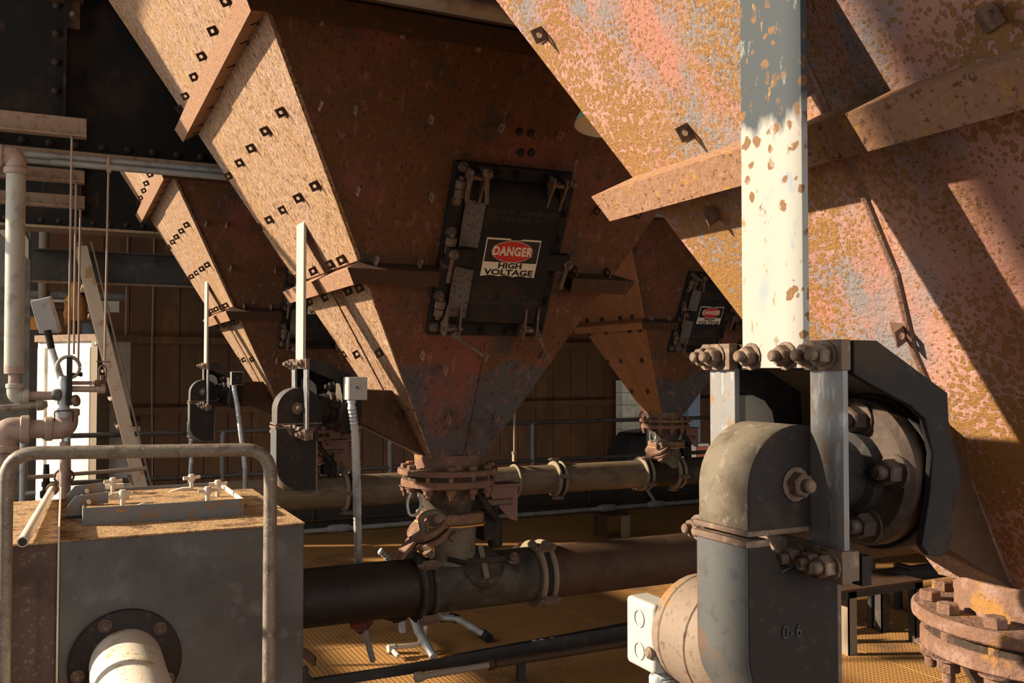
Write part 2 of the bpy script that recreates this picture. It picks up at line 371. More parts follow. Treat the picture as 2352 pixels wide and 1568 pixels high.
class MB:
    def __init__(s): s.v, s.f, s.mi, s.cur = [], [], [], 0
    def add(s, vs, fs):
        b = len(s.v)
        s.v += [V3(p) for p in vs]
        s.f += [[i + b for i in f] for f in fs]
        s.mi += [s.cur] * len(fs)
        return s
    def slot(s, k): s.cur = k; return s
    def box(s, a, b):
        (x0, y0, z0), (x1, y1, z1) = a, b
        x0, x1 = sorted((x0, x1)); y0, y1 = sorted((y0, y1)); z0, z1 = sorted((z0, z1))
        vs = [(x, y, z) for x in (x0, x1) for y in (y0, y1) for z in (z0, z1)]
        return s.add(vs, [(0, 1, 3, 2), (4, 6, 7, 5), (0, 4, 5, 1), (2, 3, 7, 6), (0, 2, 6, 4), (1, 5, 7, 3)])
    def obox(s, c, ax, half):
        c = V3(c); X, Y, Z = [V3(a) for a in ax]; hx, hy, hz = half
        vs = [c + X * i * hx + Y * j * hy + Z * k * hz for i in (-1, 1) for j in (-1, 1) for k in (-1, 1)]
        return s.add(vs, [(0, 1, 3, 2), (4, 6, 7, 5), (0, 4, 5, 1), (2, 3, 7, 6), (0, 2, 6, 4), (1, 5, 7, 3)])
    def bar(s, p, q, w, h, up=(0, 0, 1)):
        p, q = V3(p), V3(q)
        x, y, z = frame(q - p, up)
        return s.obox((p + q) / 2, (x, y, z), (w / 2, h / 2, (q - p).length / 2))
    def loft(s, rings, cap=True, closed=True):
        n = len(rings[0]); vs = [p for r in rings for p in r]; fs = []
        for i in range(len(rings) - 1):
            for j in range(n if closed else n - 1):
                k = (j + 1) % n
                fs.append((i * n + j, i * n + k, (i + 1) * n + k, (i + 1) * n + j))
        if cap:
            fs.append(tuple(range(n))[::-1])
            fs.append(tuple((len(rings) - 1) * n + j for j in range(n)))
        return s.add(vs, fs)
    def lathe(s, p, n, prof, seg=24, cap=True):
        """prof: (radius, height along n)"""
        p = V3(p); x, y, z = frame(n)
        rings = [[p + z * h + (x * math.cos(2 * PI * k / seg) + y * math.sin(2 * PI * k / seg)) * r for k in range(seg)] for r, h in prof]
        return s.loft(rings, cap)
    def cyl(s, p, q, r, r2=None, seg=20):
        p, q = V3(p), V3(q); d = q - p
        return s.lathe(p, d, [(r, 0), (r if r2 is None else r2, d.length)], seg)
    def ring(s, p, n, r0, r1, t, seg=28):
        return s.lathe(p, n, [(r0, 0), (r1, 0), (r1, t), (r0, t), (r0, 0)], seg, cap=False)
    def tube(s, pts, r, seg=12, fillet=0.0, fseg=6, cap=True, ribs=None):
        pts = [V3(p) for p in pts]
        if fillet:
            out = [pts[0]]
            for a, b, c in zip(pts, pts[1:], pts[2:]):
                d1, d2 = (a - b), (c - b)
                t = min(fillet, d1.length * 0.49, d2.length * 0.49)
                p, q = b + d1.normalized() * t, b + d2.normalized() * t
                for k in range(fseg + 1):
                    u = k / fseg
                    out.append(p * (1 - u) ** 2 + b * 2 * u * (1 - u) + q * u * u)
            pts = out + [pts[-1]]
        if ribs:
            step, amp = ribs; out = []; rad = []; i = 0
            for a, b in zip(pts, pts[1:]):
                n = max(1, int((b - a).length / step))
                for k in range(n):
                    out.append(a.lerp(b, k / n)); rad.append(r + (amp if i % 2 else 0)); i += 1
            out.append(pts[-1]); rad.append(r); pts = out
        else:
            rad = [r] * len(pts)
        rings = []; x = None
        for i, p in enumerate(pts):
            d = (pts[min(i + 1, len(pts) - 1)] - pts[max(i - 1, 0)]).normalized()
            if x is None: x = frame(d)[0]
            x = (x - d * x.dot(d)).normalized(); y = d.cross(x)
            rings.append([p + (x * math.cos(2 * PI * k / seg) + y * math.sin(2 * PI * k / seg)) * rad[i] for k in range(seg)])
        return s.loft(rings, cap)
    def prism(s, poly, o, ex, ey, ez, t):
        """polygon in ex, ey extruded t along ez"""
        o, ex, ey, ez = V3(o), V3(ex), V3(ey), V3(ez)
        a = [o + ex * x + ey * y for x, y in poly]
        return s.loft([a, [p + ez * t for p in a]])
    def hexnut(s, p, n, r, h, stud=0.0, washer=0.0, sides=6, turn=0.0):
        p = V3(p); x, y, z = frame(n)
        if washer:
            s.lathe(p, n, [(r * 1.35, 0), (r * 1.35, washer)], 14); p = p + z * washer
        def rg(rr, hh, k, off=0.0): return [p + z * hh + (x * math.cos(2 * PI * i / k + off) + y * math.sin(2 * PI * i / k + off)) * rr for i in range(k)]
        s.loft([rg(r, 0, sides, turn), rg(r, h * 0.85, sides, turn), rg(r * 0.86, h, sides, turn)])
        if stud:
            s.loft([rg(r * 0.55, h * 0.9, 10), rg(r * 0.55, h + stud * 0.8, 10), rg(r * 0.42, h + stud, 10)])
        return s
    def mesh(s, name, mats):
        me = bpy.data.meshes.new(name)
        me.from_pydata([tuple(p) for p in s.v], [], s.f)
        for m in (mats if isinstance(mats, (list, tuple)) else [mats]): me.materials.append(m)
        me.polygons.foreach_set('material_index', s.mi)
        me.polygons.foreach_set('use_smooth', [True] * len(s.f))
        me.set_sharp_from_angle(angle=math.radians(38))
        me.update()
        return me
    def build(s, name, m, parent=None, bevel=0.0):
        off = WL(parent)
        for p in s.v: p -= off
        o = bpy.data.objects.new(name, s.mesh(name, m))
        C.objects.link(o)
        if parent: o.parent = parent
        if bevel:
            b = o.modifiers.new('bevel', 'BEVEL'); b.width = bevel; b.segments = 2; b.limit_method = 'ANGLE'; b.harden_normals = True
        return o

def WL(o):
    """where an unrotated parent stands"""
    t = V3((0, 0, 0))
    while o is not None:
        t += o.location; o = o.parent
    return t
def tag(o, label, cat, group=None):
    o['label'] = label; o['category'] = cat
    if group: o['group'] = group
    return o
def thing(name, loc, label, cat, group=None):
    o = bpy.data.objects.new(name, None)
    o.empty_display_size = 0.1
    o.location = loc
    C.objects.link(o)
    return tag(o, label, cat, group)
def structure(o): o['kind'] = 'structure'; return o
def put(me, name, parent, p, n, turn=0.0, up=None):
    """one more object on a shared mesh whose local z points along n"""
    o = bpy.data.objects.new(name, me)
    C.objects.link(o); o.parent = parent
    x, y, z = frame(n, up)
    q = Matrix((x, y, z)).transposed().to_quaternion() @ Quaternion((0, 0, 1), turn)
    o.rotation_mode = 'QUATERNION'; o.rotation_quaternion = q
    o.location = V3(p) - WL(parent)
    return o
def copy_tree(o, parent=None):
    c = o.copy(); C.objects.link(c)
    if parent is not None:
        c.parent = parent; c.matrix_parent_inverse = o.matrix_parent_inverse.copy()
    for ch in [k for k in KIDS.get(o.name, [])]: copy_tree(ch, c)
    return c
KIDS = {}
def index_children():
    KIDS.clear()
    for o in C.objects:
        if o.parent: KIDS.setdefault(o.parent.name, []).append(o)
def text_mesh(body, size, extrude=0.001, spacing=1.0, offset=0.0):
    cu = bpy.data.curves.new('lettering', 'FONT')
    cu.body = body; cu.size = size; cu.extrude = extrude; cu.align_x = 'CENTER'; cu.align_y = 'CENTER'
    cu.space_character = spacing; cu.offset = offset; cu.resolution_u = 3
    o = bpy.data.objects.new('lettering', cu); C.objects.link(o)
    dg = bpy.context.evaluated_depsgraph_get()
    me = bpy.data.meshes.new_from_object(o.evaluated_get(dg))
    bpy.data.objects.remove(o)
    return me
def text_on(body, size, m, parent, p, n, up, sx=1.0, sy=1.0, extrude=0.001, spacing=1.0, offset=0.0, name='lettering'):
    me = text_mesh(body, size, extrude, spacing, offset)
    me.name = name
    ey = V3(up).normalized(); ez = V3(n).normalized(); ex = ey.cross(ez)
    off = WL(parent)
    for v in me.vertices:
        v.co = V3(p) + ex * v.co.x * sx + ey * v.co.y * sy + ez * v.co.z - off
    me.materials.clear(); me.materials.append(m)
    o = bpy.data.objects.new(name, me); C.objects.link(o); o.parent = parent
    return o

# survey of the room: a sight line from the camera's stand to a known plane
_F = V3((math.sin(YAW) * math.cos(PITCH), math.cos(YAW) * math.cos(PITCH), math.sin(PITCH)))
_R = V3((math.cos(YAW), -math.sin(YAW), 0)); _U = _R.cross(_F)
def at(px, py, X=None, Y=None, Z=None):
    r = _F + _R * ((px - 1176) / 2122.0) - _U * ((py - 784) / 2122.0)
    if X is not None: t = X / r.x
    elif Y is not None: t = Y / r.y
    else: t = (Z - CAMZ) / r.z
    return V3((0, 0, CAMZ)) + r * t

# ------------------------------------------------------------------ the building
# floor: a slab and the checker plates laid on it
fl = structure(MB().box((-2.6, -3.2, -0.12), (14, 10.2, -0.012)).build('floor', M['shell']))
for i in range(14):
    for j in range(6):
        x0, y0 = -2.5 + i * 1.18, -2.6 + j * 2.12
        if y0 > 10.1: continue
        MB().box((x0 + 0.004, y0 + 0.004, -0.012), (x0 + 1.176, min(y0 + 2.116, 10.12), 0.0)).build('floor_plate', M['floor'], fl)
structure(MB().box((-2.6, 10.2, -0.9), (14, 13.6, -0.8)).build('trim_1', M['shell']))
structure(MB().box((-2.9, -3.4, 6.0), (14.2, 13.6, 6.2)).build('ceiling', M['shell']))
structure(MB().box((13.9, -3.3, -0.9), (14.2, 13.6, 6.0)).build('wall_right', M['shell']))
# unseen left wall; its open bays are added and sized to aim the low sun
wl = MB()
for y0, y1, z0, z1 in ((-3.3, 2.47, 0, 6), (2.47, 6.0, 0, 1.0), (2.47, 6.35, 4.7, 6), (6.0, 6.35, 0, 2.3), (6.35, 6.55, 0, 6),
                       (6.55, 6.85, 0, 2.85), (6.85, 7.75, 0, 1.76), (6.85, 7.75, 2.03, 2.85), (7.75, 10.2, 0, 2.85), (6.55, 10.2, 4.9, 6),
                       (10.2, 10.75, 0, 2.2), (10.2, 10.75, 3.8, 6), (10.75, 11.4, 0, 6), (11.4, 12.25, 0, 1.2), (11.4, 12.25, 3.4, 6), (12.25, 13.6, -0.9, 6)):
    wl.box((-2.58, y0, z0), (-2.5, y1, z1))
structure(wl.build('wall_left', M['shell']))
wf = MB()
for x0, x1, z0, z1 in ((-2.8, -1.6, 0, 6), (-1.6, 6.5, 0, 0.5), (-1.6, 6.5, 4.4, 6), (6.5, 14.2, 0, 6)):
    wf.box((x0, -3.5, z0), (x1, -3.2, z1))
structure(wf.build('wall_front', M['shell']))
# back wall: vertical brown sheets on girts
wb = structure(MB().box((-2.6, 13.1, -0.9), (14.0, 13.3, 6.0)).build('wall_back', M['shell']))
for i in range(45):
    x0 = -0.2 + i * 0.315
    MB().box((x0 + 0.005, 13.06, -0.9), (x0 + 0.310, 13.1 + random.uniform(-0.004, 0.004), 5.2)).build('panel', M['wall'], wb)
for z in (2.17, 1.24):
    MB().box((0.1, 12.98, z - 0.045), (13.5, 13.05, z + 0.045)).build('girt', M['wall'], wb)
# kerb along the edge of the walkway
structure(MB().box((-0.4, 10.14, 0.0), (14, 10.32, 0.44)).build('trim_2', M['curb'], None, 0.01))

# ------------------------------------------------------------------ hoppers
A0, SX, SY, Z0 = 0.1235, 0.5523, 0.4823, 1.41
HX, HY = math.hypot(1, SX), math.hypot(1, SY)
ZT = 2.45
def wa(z): return A0 + SX * z
def wb_(z): return A0 + SY * z
nL = V3((-1 / HX, 0, -SX / HX)); sL = V3((-SX / HX, 0, 1 / HX)); tL = V3((0, -1, 0))     # left face: outward, up-slope, to the right
nF = V3((0, -1 / HY, -SY / HY)); sF = V3((0, -SY / HY, 1 / HY)); tF = V3((1, 0, 0))       # front face
def ptL(h, v, z, o=0.0): return V3((h[0] - wa(z), h[1] + v, Z0 + z)) + nL * o
def ptF(h, u, z, o=0.0): return V3((h[0] + u, h[1] - wb_(z), Z0 + z)) + nF * o
def clip_mesh(m, foot=0.030):
    """small angle clip: a foot on the plate and a standing leg with a round hole"""
    h, t, r = 0.017, 0.0032, 0.0078
    sq = [(h, -h), (h, 0), (h, h), (0, h), (-h, h), (-h, 0), (-h, -h), (0, -h)]
    ci = [(r * math.cos(a), r * math.sin(a)) for a in [-PI / 4 + PI / 4 * k for k in range(8)]]
    b = MB().loft([[(x, p, q + h) for p, q in ring] for x, ring in ((0, sq), (t, sq), (t, ci), (0, ci), (0, sq))], cap=False)
    b.box((-foot, -h, 0), (0.001, h, t))
    return b.mesh('clip', m)
CLIP_ME, CLIPF_ME, CLIPL_ME = clip_mesh(M['nut']), clip_mesh(M['nut_brown']), clip_mesh(M['clip_lit'], 0.006)
RIV = MB().lathe((0, 0, 0), (0, 0, 1), [(0.016, 0), (0.015, 0.006), (0.010, 0.012), (0.004, 0.014)], 10)
RIVET_ME = RIV.mesh('rivet', M['nut'])

def ring_z(h, z, o):
    """corners of the hopper at height z, moved o outward on every face (mitred)"""
    a, b = wa(z) + o * HX, wb_(z) + o * HY
    return [V3((h[0] - a, h[1] - b, Z0 + z)), V3((h[0] + a, h[1] - b, Z0 + z)), V3((h[0] + a, h[1] + b, Z0 + z)), V3((h[0] - a, h[1] + b, Z0 + z))]
def band(h, root, face, zf, hh, p, m, cut=None):
    """channel laid on one face, open towards the hopper; mitred at the corners"""
    t = 0.008
    prof = [(0.0, hh), (p, hh), (p, 0.0), (0.0, 0.0), (0.0, t), (p - t, t), (p - t, hh - t), (0.0, hh - t)]
    n_, s_ = (nL, sL) if face == 'L' else (nF, sF)
    H = HX if face == 'L' else HY
    spans = [(-1, 1)] if not cut else [(-1, cut[0]), (cut[1], 1)]
    for lo, hi in spans:
        rings = []
        for e in (lo, hi):
            r = []
            for o, sl in prof:
                zf2 = zf + sl / H                        # height on the face, before moving outward
                if face == 'L':
                    q = V3((h[0] - wa(zf2), h[1], Z0 + zf2)) + nL * o
                    zz = q.z - Z0
                    lim = wb_(zz) + o * HY
                    r.append(q + V3((0, -e * lim if abs(e) == 1 else -e, 0)))
                else:
                    q = V3((h[0], h[1] - wb_(zf2), Z0 + zf2)) + nF * o
                    zz = q.z - Z0
                    lim = wa(zz) + o * HX
                    r.append(q + V3((e * lim if abs(e) == 1 else e, 0, 0)))
            rings.append(r)
        MB().loft(rings).build('stiffener_channel', m, root)

LN = [(1.676, (-0.6, -0.289, 0.028, 0.332, 0.653, 0.89)), (1.563, (-0.777, -0.577, -0.295, 0.009, 0.337, 0.662, 0.82)),
      (1.317, (-0.582, -0.29, 0.019, 0.335, 0.652)), (1.073, (-0.533, -0.265, 0.056, 0.35, 0.61)),
      (0.822, (-0.395, -0.215, 0.088, 0.34, 0.50)), (0.712, (-0.41, -0.251, 0.113, 0.394)), (0.463, (-0.23, 0.09, 0.31)), (0.20, (-0.10, 0.14))]
LNA = [(1.096, (0.584, 0.25, -0.05)), (0.835, (0.276, -0.04, -0.355)), (0.453, (-0.026,)), (0.69, (0.30,))]
FN = [(1.55, (-0.806, -0.525, -0.24, 0.06, 0.35, 0.62)), (1.30, (-0.781, -0.657, -0.375, -0.094, 0.156, 0.45, 0.70)),
      (1.042, (-0.611, -0.326, 0.40, 0.60)), (0.807, (-0.505, -0.33, 0.36, 0.52)), (0.452, (-0.255, 0.025, 0.30)), (0.393, (-0.145, 0.187)),
      (0.186, (-0.088, 0.134)), (0.045, (0.031,))]

def make_hopper(h, label, mF, mL, mB, grid, near=False, nozzle=True):
    root = thing('ash_hopper', (h[0], h[1], Z0), label, 'hopper', 'ash hoppers')
    zs = (0.0, 0.4, 0.8, 1.2, 1.6, 2.0, ZT)
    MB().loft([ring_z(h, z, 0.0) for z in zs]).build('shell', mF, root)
    # plates bolted over the left face: two above the band and two below it
    def plate(v0, v1, z0, z1, o0, o1, m, name='panel', face='L'):
        P, bw = (ptL, wb_) if face == 'L' else (ptF, wa)
        def lim(v, z): return (bw(z) + (0.012 if abs(v) > 1 else 0)) * (1 if v > 0 else -1) if abs(v) >= 1 else v
        ra = [P(h, lim(v0, z0), z0, o0), P(h, lim(v1, z0), z0, o0), P(h, lim(v1, z1), z1, o0), P(h, lim(v0, z1), z1, o0)]
        rb = [P(h, lim(v0, z0), z0, o1), P(h, lim(v1, z0), z0, o1), P(h, lim(v1, z1), z1, o1), P(h, lim(v0, z1), z1, o1)]
        return MB().loft([ra, rb]).build(name, m, root)
    if near:
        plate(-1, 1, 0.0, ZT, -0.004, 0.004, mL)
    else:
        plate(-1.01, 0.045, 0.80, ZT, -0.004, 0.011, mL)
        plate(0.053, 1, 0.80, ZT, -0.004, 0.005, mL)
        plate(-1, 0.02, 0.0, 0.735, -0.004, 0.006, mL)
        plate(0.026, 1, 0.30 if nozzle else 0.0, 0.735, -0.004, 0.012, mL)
    for z, vs in grid:
        for v in vs: put(CLIPF_ME if near else CLIP_ME, 'clip', root, ptL(h, v, z, 0.004 if near else (0.013 if v < 0.045 and z > 0.8 else 0.005)), nL, random.uniform(-0.25, 0.25), sL).scale = (0.88 if near else 1.0,) * 3
    if not near:
        for z, us in FN:
            for u in us: put(CLIPL_ME, 'clip', root, ptF(h, u, z), nF, PI - 0.2 + random.uniform(-0.2, 0.2), sF).scale = (1.0, 1.0, 1.35)
        for u, z in ((0.012, 1.223), (0.058, 1.226), (-0.01, 1.293), (0.038, 1.292)): put(RIVET_ME, 'rivet', root, ptF(h, u, z), nF)
        MB().tube([ptF(h, 0.03, 1.20, 0.0), ptF(h, 0.03, 1.53, 0.0)], 0.005, 6).build('weld_bead', mF, root)
        MB().tube([ptF(h, 0.03, 0.03, 0.003), ptF(h, 0.028, 0.50, 0.002)], 0.006, 6).build('weld_bead', mF, root)
    w = MB()
    pts = [ptL(h, v, z, 0.004) for v, z in ((-0.037, 1.2), (-0.037, 0.87), (-0.05, 0.72), (-0.052, 0.548), (-0.026, 0.423), (-0.03, 0.33), (-0.03, 0.02))] if near else [ptL(h, 0.02, 0.02, 0.004), ptL(h, 0.02, 0.30, 0.004)]
    w.tube(pts, 0.007 if near else 0.005, 8).build('weld_bead', M['flange'] if near else mL, root)
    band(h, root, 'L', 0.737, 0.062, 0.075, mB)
    if not near: band(h, root, 'F', 0.737, 0.062, 0.075, M['band_shaded'], (-0.262, 0.325))
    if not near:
        band(h, root, 'L', 1.552, 0.075, 0.075, mB); band(h, root, 'F', 1.552, 0.075, 0.075, M['band_shaded'])
    # round collar and upper flange
    MB().lathe((h[0], h[1], 1.355), (0, 0, 1), [(0.152, 0), (0.150, 0.02), (0.153, 0.05), (0.150, 0.062)], 28).build('collar', M['flange'], root)
    MB().lathe((h[0], h[1], 1.331), (0, 0, 1), [(0.222, 0), (0.226, 0.004), (0.226, 0.02), (0.221, 0.025)], 36).build('upper_flange', M['flange'], root)
    if nozzle:
        x0, x1, k = h[0] - 0.44, h[0], (0.45 if near else 1.0)
        MB().loft([[V3((x0, h[1] - 0.085 * k, 1.575)), V3((x0, h[1] + 0.085, 1.575)), V3((x0, h[1] + 0.085, 1.705)), V3((x0, h[1] - 0.085 * k, 1.705))],
                   [V3((x1 - 0.13, h[1] - 0.075 * k, 1.412)), V3((x1 - 0.13, h[1] + 0.075, 1.412)), V3((x1 - 0.13, h[1] + 0.085, 1.705)), V3((x1 - 0.13, h[1] - 0.085 * k, 1.705))]]).build('nozzle', M['band_shaded'], root)
    return root

HA, HB, HC, HD = (1.629, 1.118), (1.558, 3.89), (1.558, 6.767), (4.77, 6.767)
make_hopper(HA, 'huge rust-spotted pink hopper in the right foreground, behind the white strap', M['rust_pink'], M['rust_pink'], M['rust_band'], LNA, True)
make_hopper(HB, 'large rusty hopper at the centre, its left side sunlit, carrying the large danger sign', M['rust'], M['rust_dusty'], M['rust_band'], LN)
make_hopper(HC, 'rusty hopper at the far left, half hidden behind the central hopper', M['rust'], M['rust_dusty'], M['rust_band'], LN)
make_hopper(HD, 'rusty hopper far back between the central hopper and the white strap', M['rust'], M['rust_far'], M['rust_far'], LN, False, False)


# ------------------------------------------------------------------ access doors with their danger signs
def DF(h, u, s, o): return V3((h[0] + u, h[1] - A0, Z0)) + sF * s + nF * o      # door frame of reference on a front face
BOLT = MB().hexnut((0, 0, 0), (0, 0, 1), 0.0155, 0.016, 0.012, 0.003)
BOLT_ME = BOLT.mesh('bolt', M['bolt'])
DBOLT_ME = MB().hexnut((0, 0, 0), (0, 0, 1), 0.0155, 0.016, 0.012, 0.003).mesh('bolt', M['dark_flange'])
IBOLT_ME = MB().hexnut((0, 0, 0), (0, 0, 1), 0.0155, 0.016, 0.012, 0.003).mesh('bolt', M['iron'])

def make_door(h, label):
    root = thing('access_door', DF(h, 0, 0.6, 0), label, 'door', 'access doors on the hoppers')
    def P(u, s, o): return DF(h, u, s, o)
    f = MB()
    U0, U1, S0, S1 = -0.255, 0.262, 0.597, 1.303
    for a, b, c, d in ((U0, U1, S0, S0 + 0.065), (U0, U1, S1 - 0.065, S1), (U0, U0 + 0.06, S0 + 0.065, S1 - 0.065), (U1 - 0.06, U1, S0 + 0.065, S1 - 0.065)):
        f.loft([[P(a, c, -0.003), P(b, c, -0.003), P(b, d, -0.003), P(a, d, -0.003)], [P(a, c, 0.032), P(b, c, 0.032), P(b, d, 0.032), P(a, d, 0.032)]])
    f.build('door_frame', M['iron'], root, 0.003)
    # raised, bevelled door leaf
    def rg(i, o, c=0.0):
        u0, u1, s0, s1 = -0.198 + i, 0.222 - i * 0.55, 0.655 + i * 0.3, 1.250 - i * 0.6
        return [P(u0, s0, o), P(u1, s0, o), P(u1, s1, o), P(u0, s1, o)]
    leaf = MB().loft([rg(0, 0.0), rg(0, 0.045), rg(0.004, 0.05), rg(0.078, 0.083), rg(0.084, 0.085)]).build('door_leaf', M['iron'], root)
    g = MB()
    g.loft([[P(-0.198, 0.655, 0.03), P(-0.188, 0.655, 0.03), P(-0.188, 1.25, 0.03), P(-0.198, 1.25, 0.03)], [P(-0.198, 0.655, 0.056), P(-0.188, 0.655, 0.056), P(-0.188, 1.25, 0.056), P(-0.198, 1.25, 0.056)]])
    g.build('leaf_rim', M['bolt'], root)
    # left facets coloured lighter for the light they face, split round the middle clamp
    for s0, s1 in ((0.985, 1.17), (0.69, 0.90)):
        MB().loft([[P(-0.190, s0, 0.0525), P(-0.128, s0 + 0.004, 0.0805), P(-0.128, s1 - 0.004, 0.0805), P(-0.190, s1, 0.0525)],
                   [P(-0.191, s0, 0.0565), P(-0.129, s0 + 0.004, 0.0845), P(-0.129, s1 - 0.004, 0.0845), P(-0.191, s1, 0.0565)]]).build('lit_facet', M['door_lit_side'], root)
    for u, s in ((-0.226, 1.286), (-0.229, 1.155), (-0.23, 1.03), (-0.232, 0.90), (-0.234, 0.765), (-0.234, 0.632)):
        put(BOLT_ME, 'bolt', root, P(u, s, 0.032), nF, random.random())
    for u, s in ((-0.16, 1.278), (0.0, 1.278), (0.13, 1.278), (-0.08, 1.278), (0.238, 1.14), (0.238, 1.03), (0.238, 0.89), (0.238, 0.76), (0.238, 0.64), (-0.02, 0.625), (0.09, 0.625)):
        put(IBOLT_ME, 'bolt', root, P(u, s, 0.032), nF, random.random())
    # eared corner brackets
    for u, s, d in ((-0.185, 1.262, -1), (0.160, 1.262, -1), (-0.180, 0.648, 1), (0.165, 0.648, 1)):
        b = MB()
        poly = [(0.03, 0.032), (0.03, 0.105), (-0.005, 0.108), (-0.10, 0.083)]
        for du in (-0.028, 0.028):
            b.loft([[P(u + du - 0.004, s - d * 0.03 + d * (0.03 - a), o) for a, o in poly], [P(u + du + 0.004, s - d * 0.03 + d * (0.03 - a), o) for a, o in poly]])
        b.loft([[P(u - 0.028, s - 0.012, 0.03), P(u + 0.028, s - 0.012, 0.03), P(u + 0.028, s + 0.012, 0.03), P(u - 0.028, s + 0.012, 0.03)],
                [P(u - 0.028, s - 0.012, 0.075), P(u + 0.028, s - 0.012, 0.075), P(u + 0.028, s + 0.012, 0.075), P(u - 0.028, s + 0.012, 0.075)]])
        b.build('corner_bracket', M['bolt'], root)
        MB().cyl(P(u - 0.04, s, 0.088), P(u + 0.045, s, 0.088), 0.010, None, 10).build('pivot_pin', M['bolt'], root)
    # hinge knuckles on the left stile
    for s in (1.21, 0.985, 0.725):
        MB().cyl(P(-0.232, s + 0.03, 0.055), P(-0.232, s, 0.055), 0.022, None, 14).cyl(P(-0.232, s - 0.005, 0.055), P(-0.232, s - 0.035, 0.055), 0.020, None, 14).cyl(P(-0.232, s + 0.045, 0.055), P(-0.232, s - 0.05, 0.055), 0.010, None, 10).build('hinge_knuckle', M['bolt'], root)
    for u, s in ((-0.19, 0.945), (0.235, 0.945)):
        MB().loft([[P(u - 0.06, s - 0.035, 0.05), P(u + 0.05, s - 0.035, 0.05), P(u + 0.05, s + 0.035, 0.05), P(u - 0.06, s + 0.035, 0.05)],
                   [P(u - 0.06, s - 0.035, 0.085), P(u + 0.05, s - 0.035, 0.085), P(u + 0.05, s + 0.035, 0.085), P(u - 0.06, s + 0.035, 0.085)]]).build('clamp_arm', M['guard'], root, 0.004)
    # six clamp screws with their bar handles
    for (u, s, o), (u2, s2, o2) in (((-0.155, 1.286, 0.105), (-0.135, 1.172, 0.105)), ((0.215, 1.282, 0.10), (0.207, 1.378, 0.10)),
                                    ((-0.226, 0.958, 0.085), (-0.228, 0.842, 0.085)), ((0.278, 0.943, 0.085), (0.270, 0.835, 0.085)),
                                    ((-0.165, 0.627, 0.10), (-0.035, 0.545, 0.11)), ((0.203, 0.627, 0.10), (0.285, 0.520, 0.11))):
        k = MB().cyl(P(u, s, 0.03), P(u, s, o + 0.03), 0.011, None, 12).lathe(P(u, s, o - 0.012), nF, [(0.014, 0), (0.019, 0.004), (0.019, 0.022), (0.014, 0.026)], 14).build('clamp_screw', M['bolt'], root)
        MB().cyl(P(u, s, o), P(u2, s2, o2), 0.0095, 0.0085, 10).build('handle', M['bolt'], k)
    # cast maker's lettering, right way up above the sign and upside down below it
    for u, s, t, fl in ((0.035, 1.140, 'RESEARCH    CORPORATION', 1), (0.035, 1.112, 'NEW YORK  NY', 1), (0.035, 0.797, 'NEW YORK  NY', -1), (0.025, 0.771, 'RESEARCH    CORPORATION', -1)):
        text_on(t, 0.027, M['raised'], root, P(u, s, 0.0855), nF, sF * fl, 0.82, 1.0, 0.002, 1.08)
    return root

def make_sign(h, label, chips):
    root = thing('danger_sign', DF(h, 0.018, 0.880, 0.085), label, 'sign', 'danger signs on the access doors')
    cu, cs, W, H = 0.018, 0.957, 0.236, 0.158
    def P(u, s, o): return DF(h, cu + u, cs + s, 0.0855 + o)
    def slab(u0, u1, s0, s1, o0, o1): return MB().loft([[P(u0, s0, o0), P(u1, s0, o0), P(u1, s1, o0), P(u0, s1, o0)], [P(u0, s0, o1), P(u1, s0, o1), P(u1, s1, o1), P(u0, s1, o1)]])
    # plate with a corroded lower edge
    n = 15
    low = [(-W / 2 + W * k / n, -H / 2 + (0.006 * abs(math.sin(k * 2.4 + chips)) if 0 < k < n else 0)) for k in range(n + 1)]
    poly = low + [(W / 2, H / 2), (0.035, H / 2), (0.028, H / 2 - 0.005), (-0.012, H / 2 - 0.006), (-0.018, H / 2), (-W / 2, H / 2)]
    MB().loft([[P(u, s, 0) for u, s in poly], [P(u, s, 0.0025) for u, s in poly]]).build('plate', M['sign_white'], root)
    slab(-W / 2 + 0.004, W / 2 - 0.004, -0.019, H / 2 - 0.007, 0.0024, 0.0030).build('black_field', M['sign_black'], root)
    def ell(a, b, o): return [P(a * math.cos(2 * PI * k / 48), 0.026 + b * math.sin(2 * PI * k / 48), o) for k in range(48)]
    MB().loft([ell(0.089, 0.0445, 0.0029), ell(0.089, 0.0445, 0.0036)]).build('oval_border', M['sign_white'], root)
    MB().loft([ell(0.087, 0.0425, 0.0035), ell(0.087, 0.0425, 0.0042)]).build('red_oval', M['sign_red'], root)
    text_on('DANGER', 0.049, M['sign_white'], root, P(0.0, 0.026, 0.0043), nF, sF, 0.82, 1.0, 0.0004, 1.08, 0.0020)
    text_on('HIGH', 0.033, M['sign_black'], root, P(0.002, -0.0335, 0.0028), nF, sF, 1.28, 0.95, 0.0003, 1.03, 0.0014)
    text_on('VOLTAGE', 0.033, M['sign_black'], root, P(0.002, -0.0615, 0.0028), nF, sF, 1.42, 0.95, 0.0003, 1.03, 0.0014)
    return root

make_door(HB, 'black iron access door on the central hopper, the largest in view')
make_door(HC, 'black iron access door on the far left hopper, mostly hidden by the central hopper')
make_door(HD, 'small-looking black access door on the far hopper behind the white strap')
make_sign(HB, 'large danger high voltage sign at the centre of the picture', 0.4)
make_sign(HC, 'danger sign on the far left hopper, only a white edge of it showing', 1.1)
make_sign(HD, 'small-looking danger high voltage sign on the far hopper, next to the white strap', 2.0)

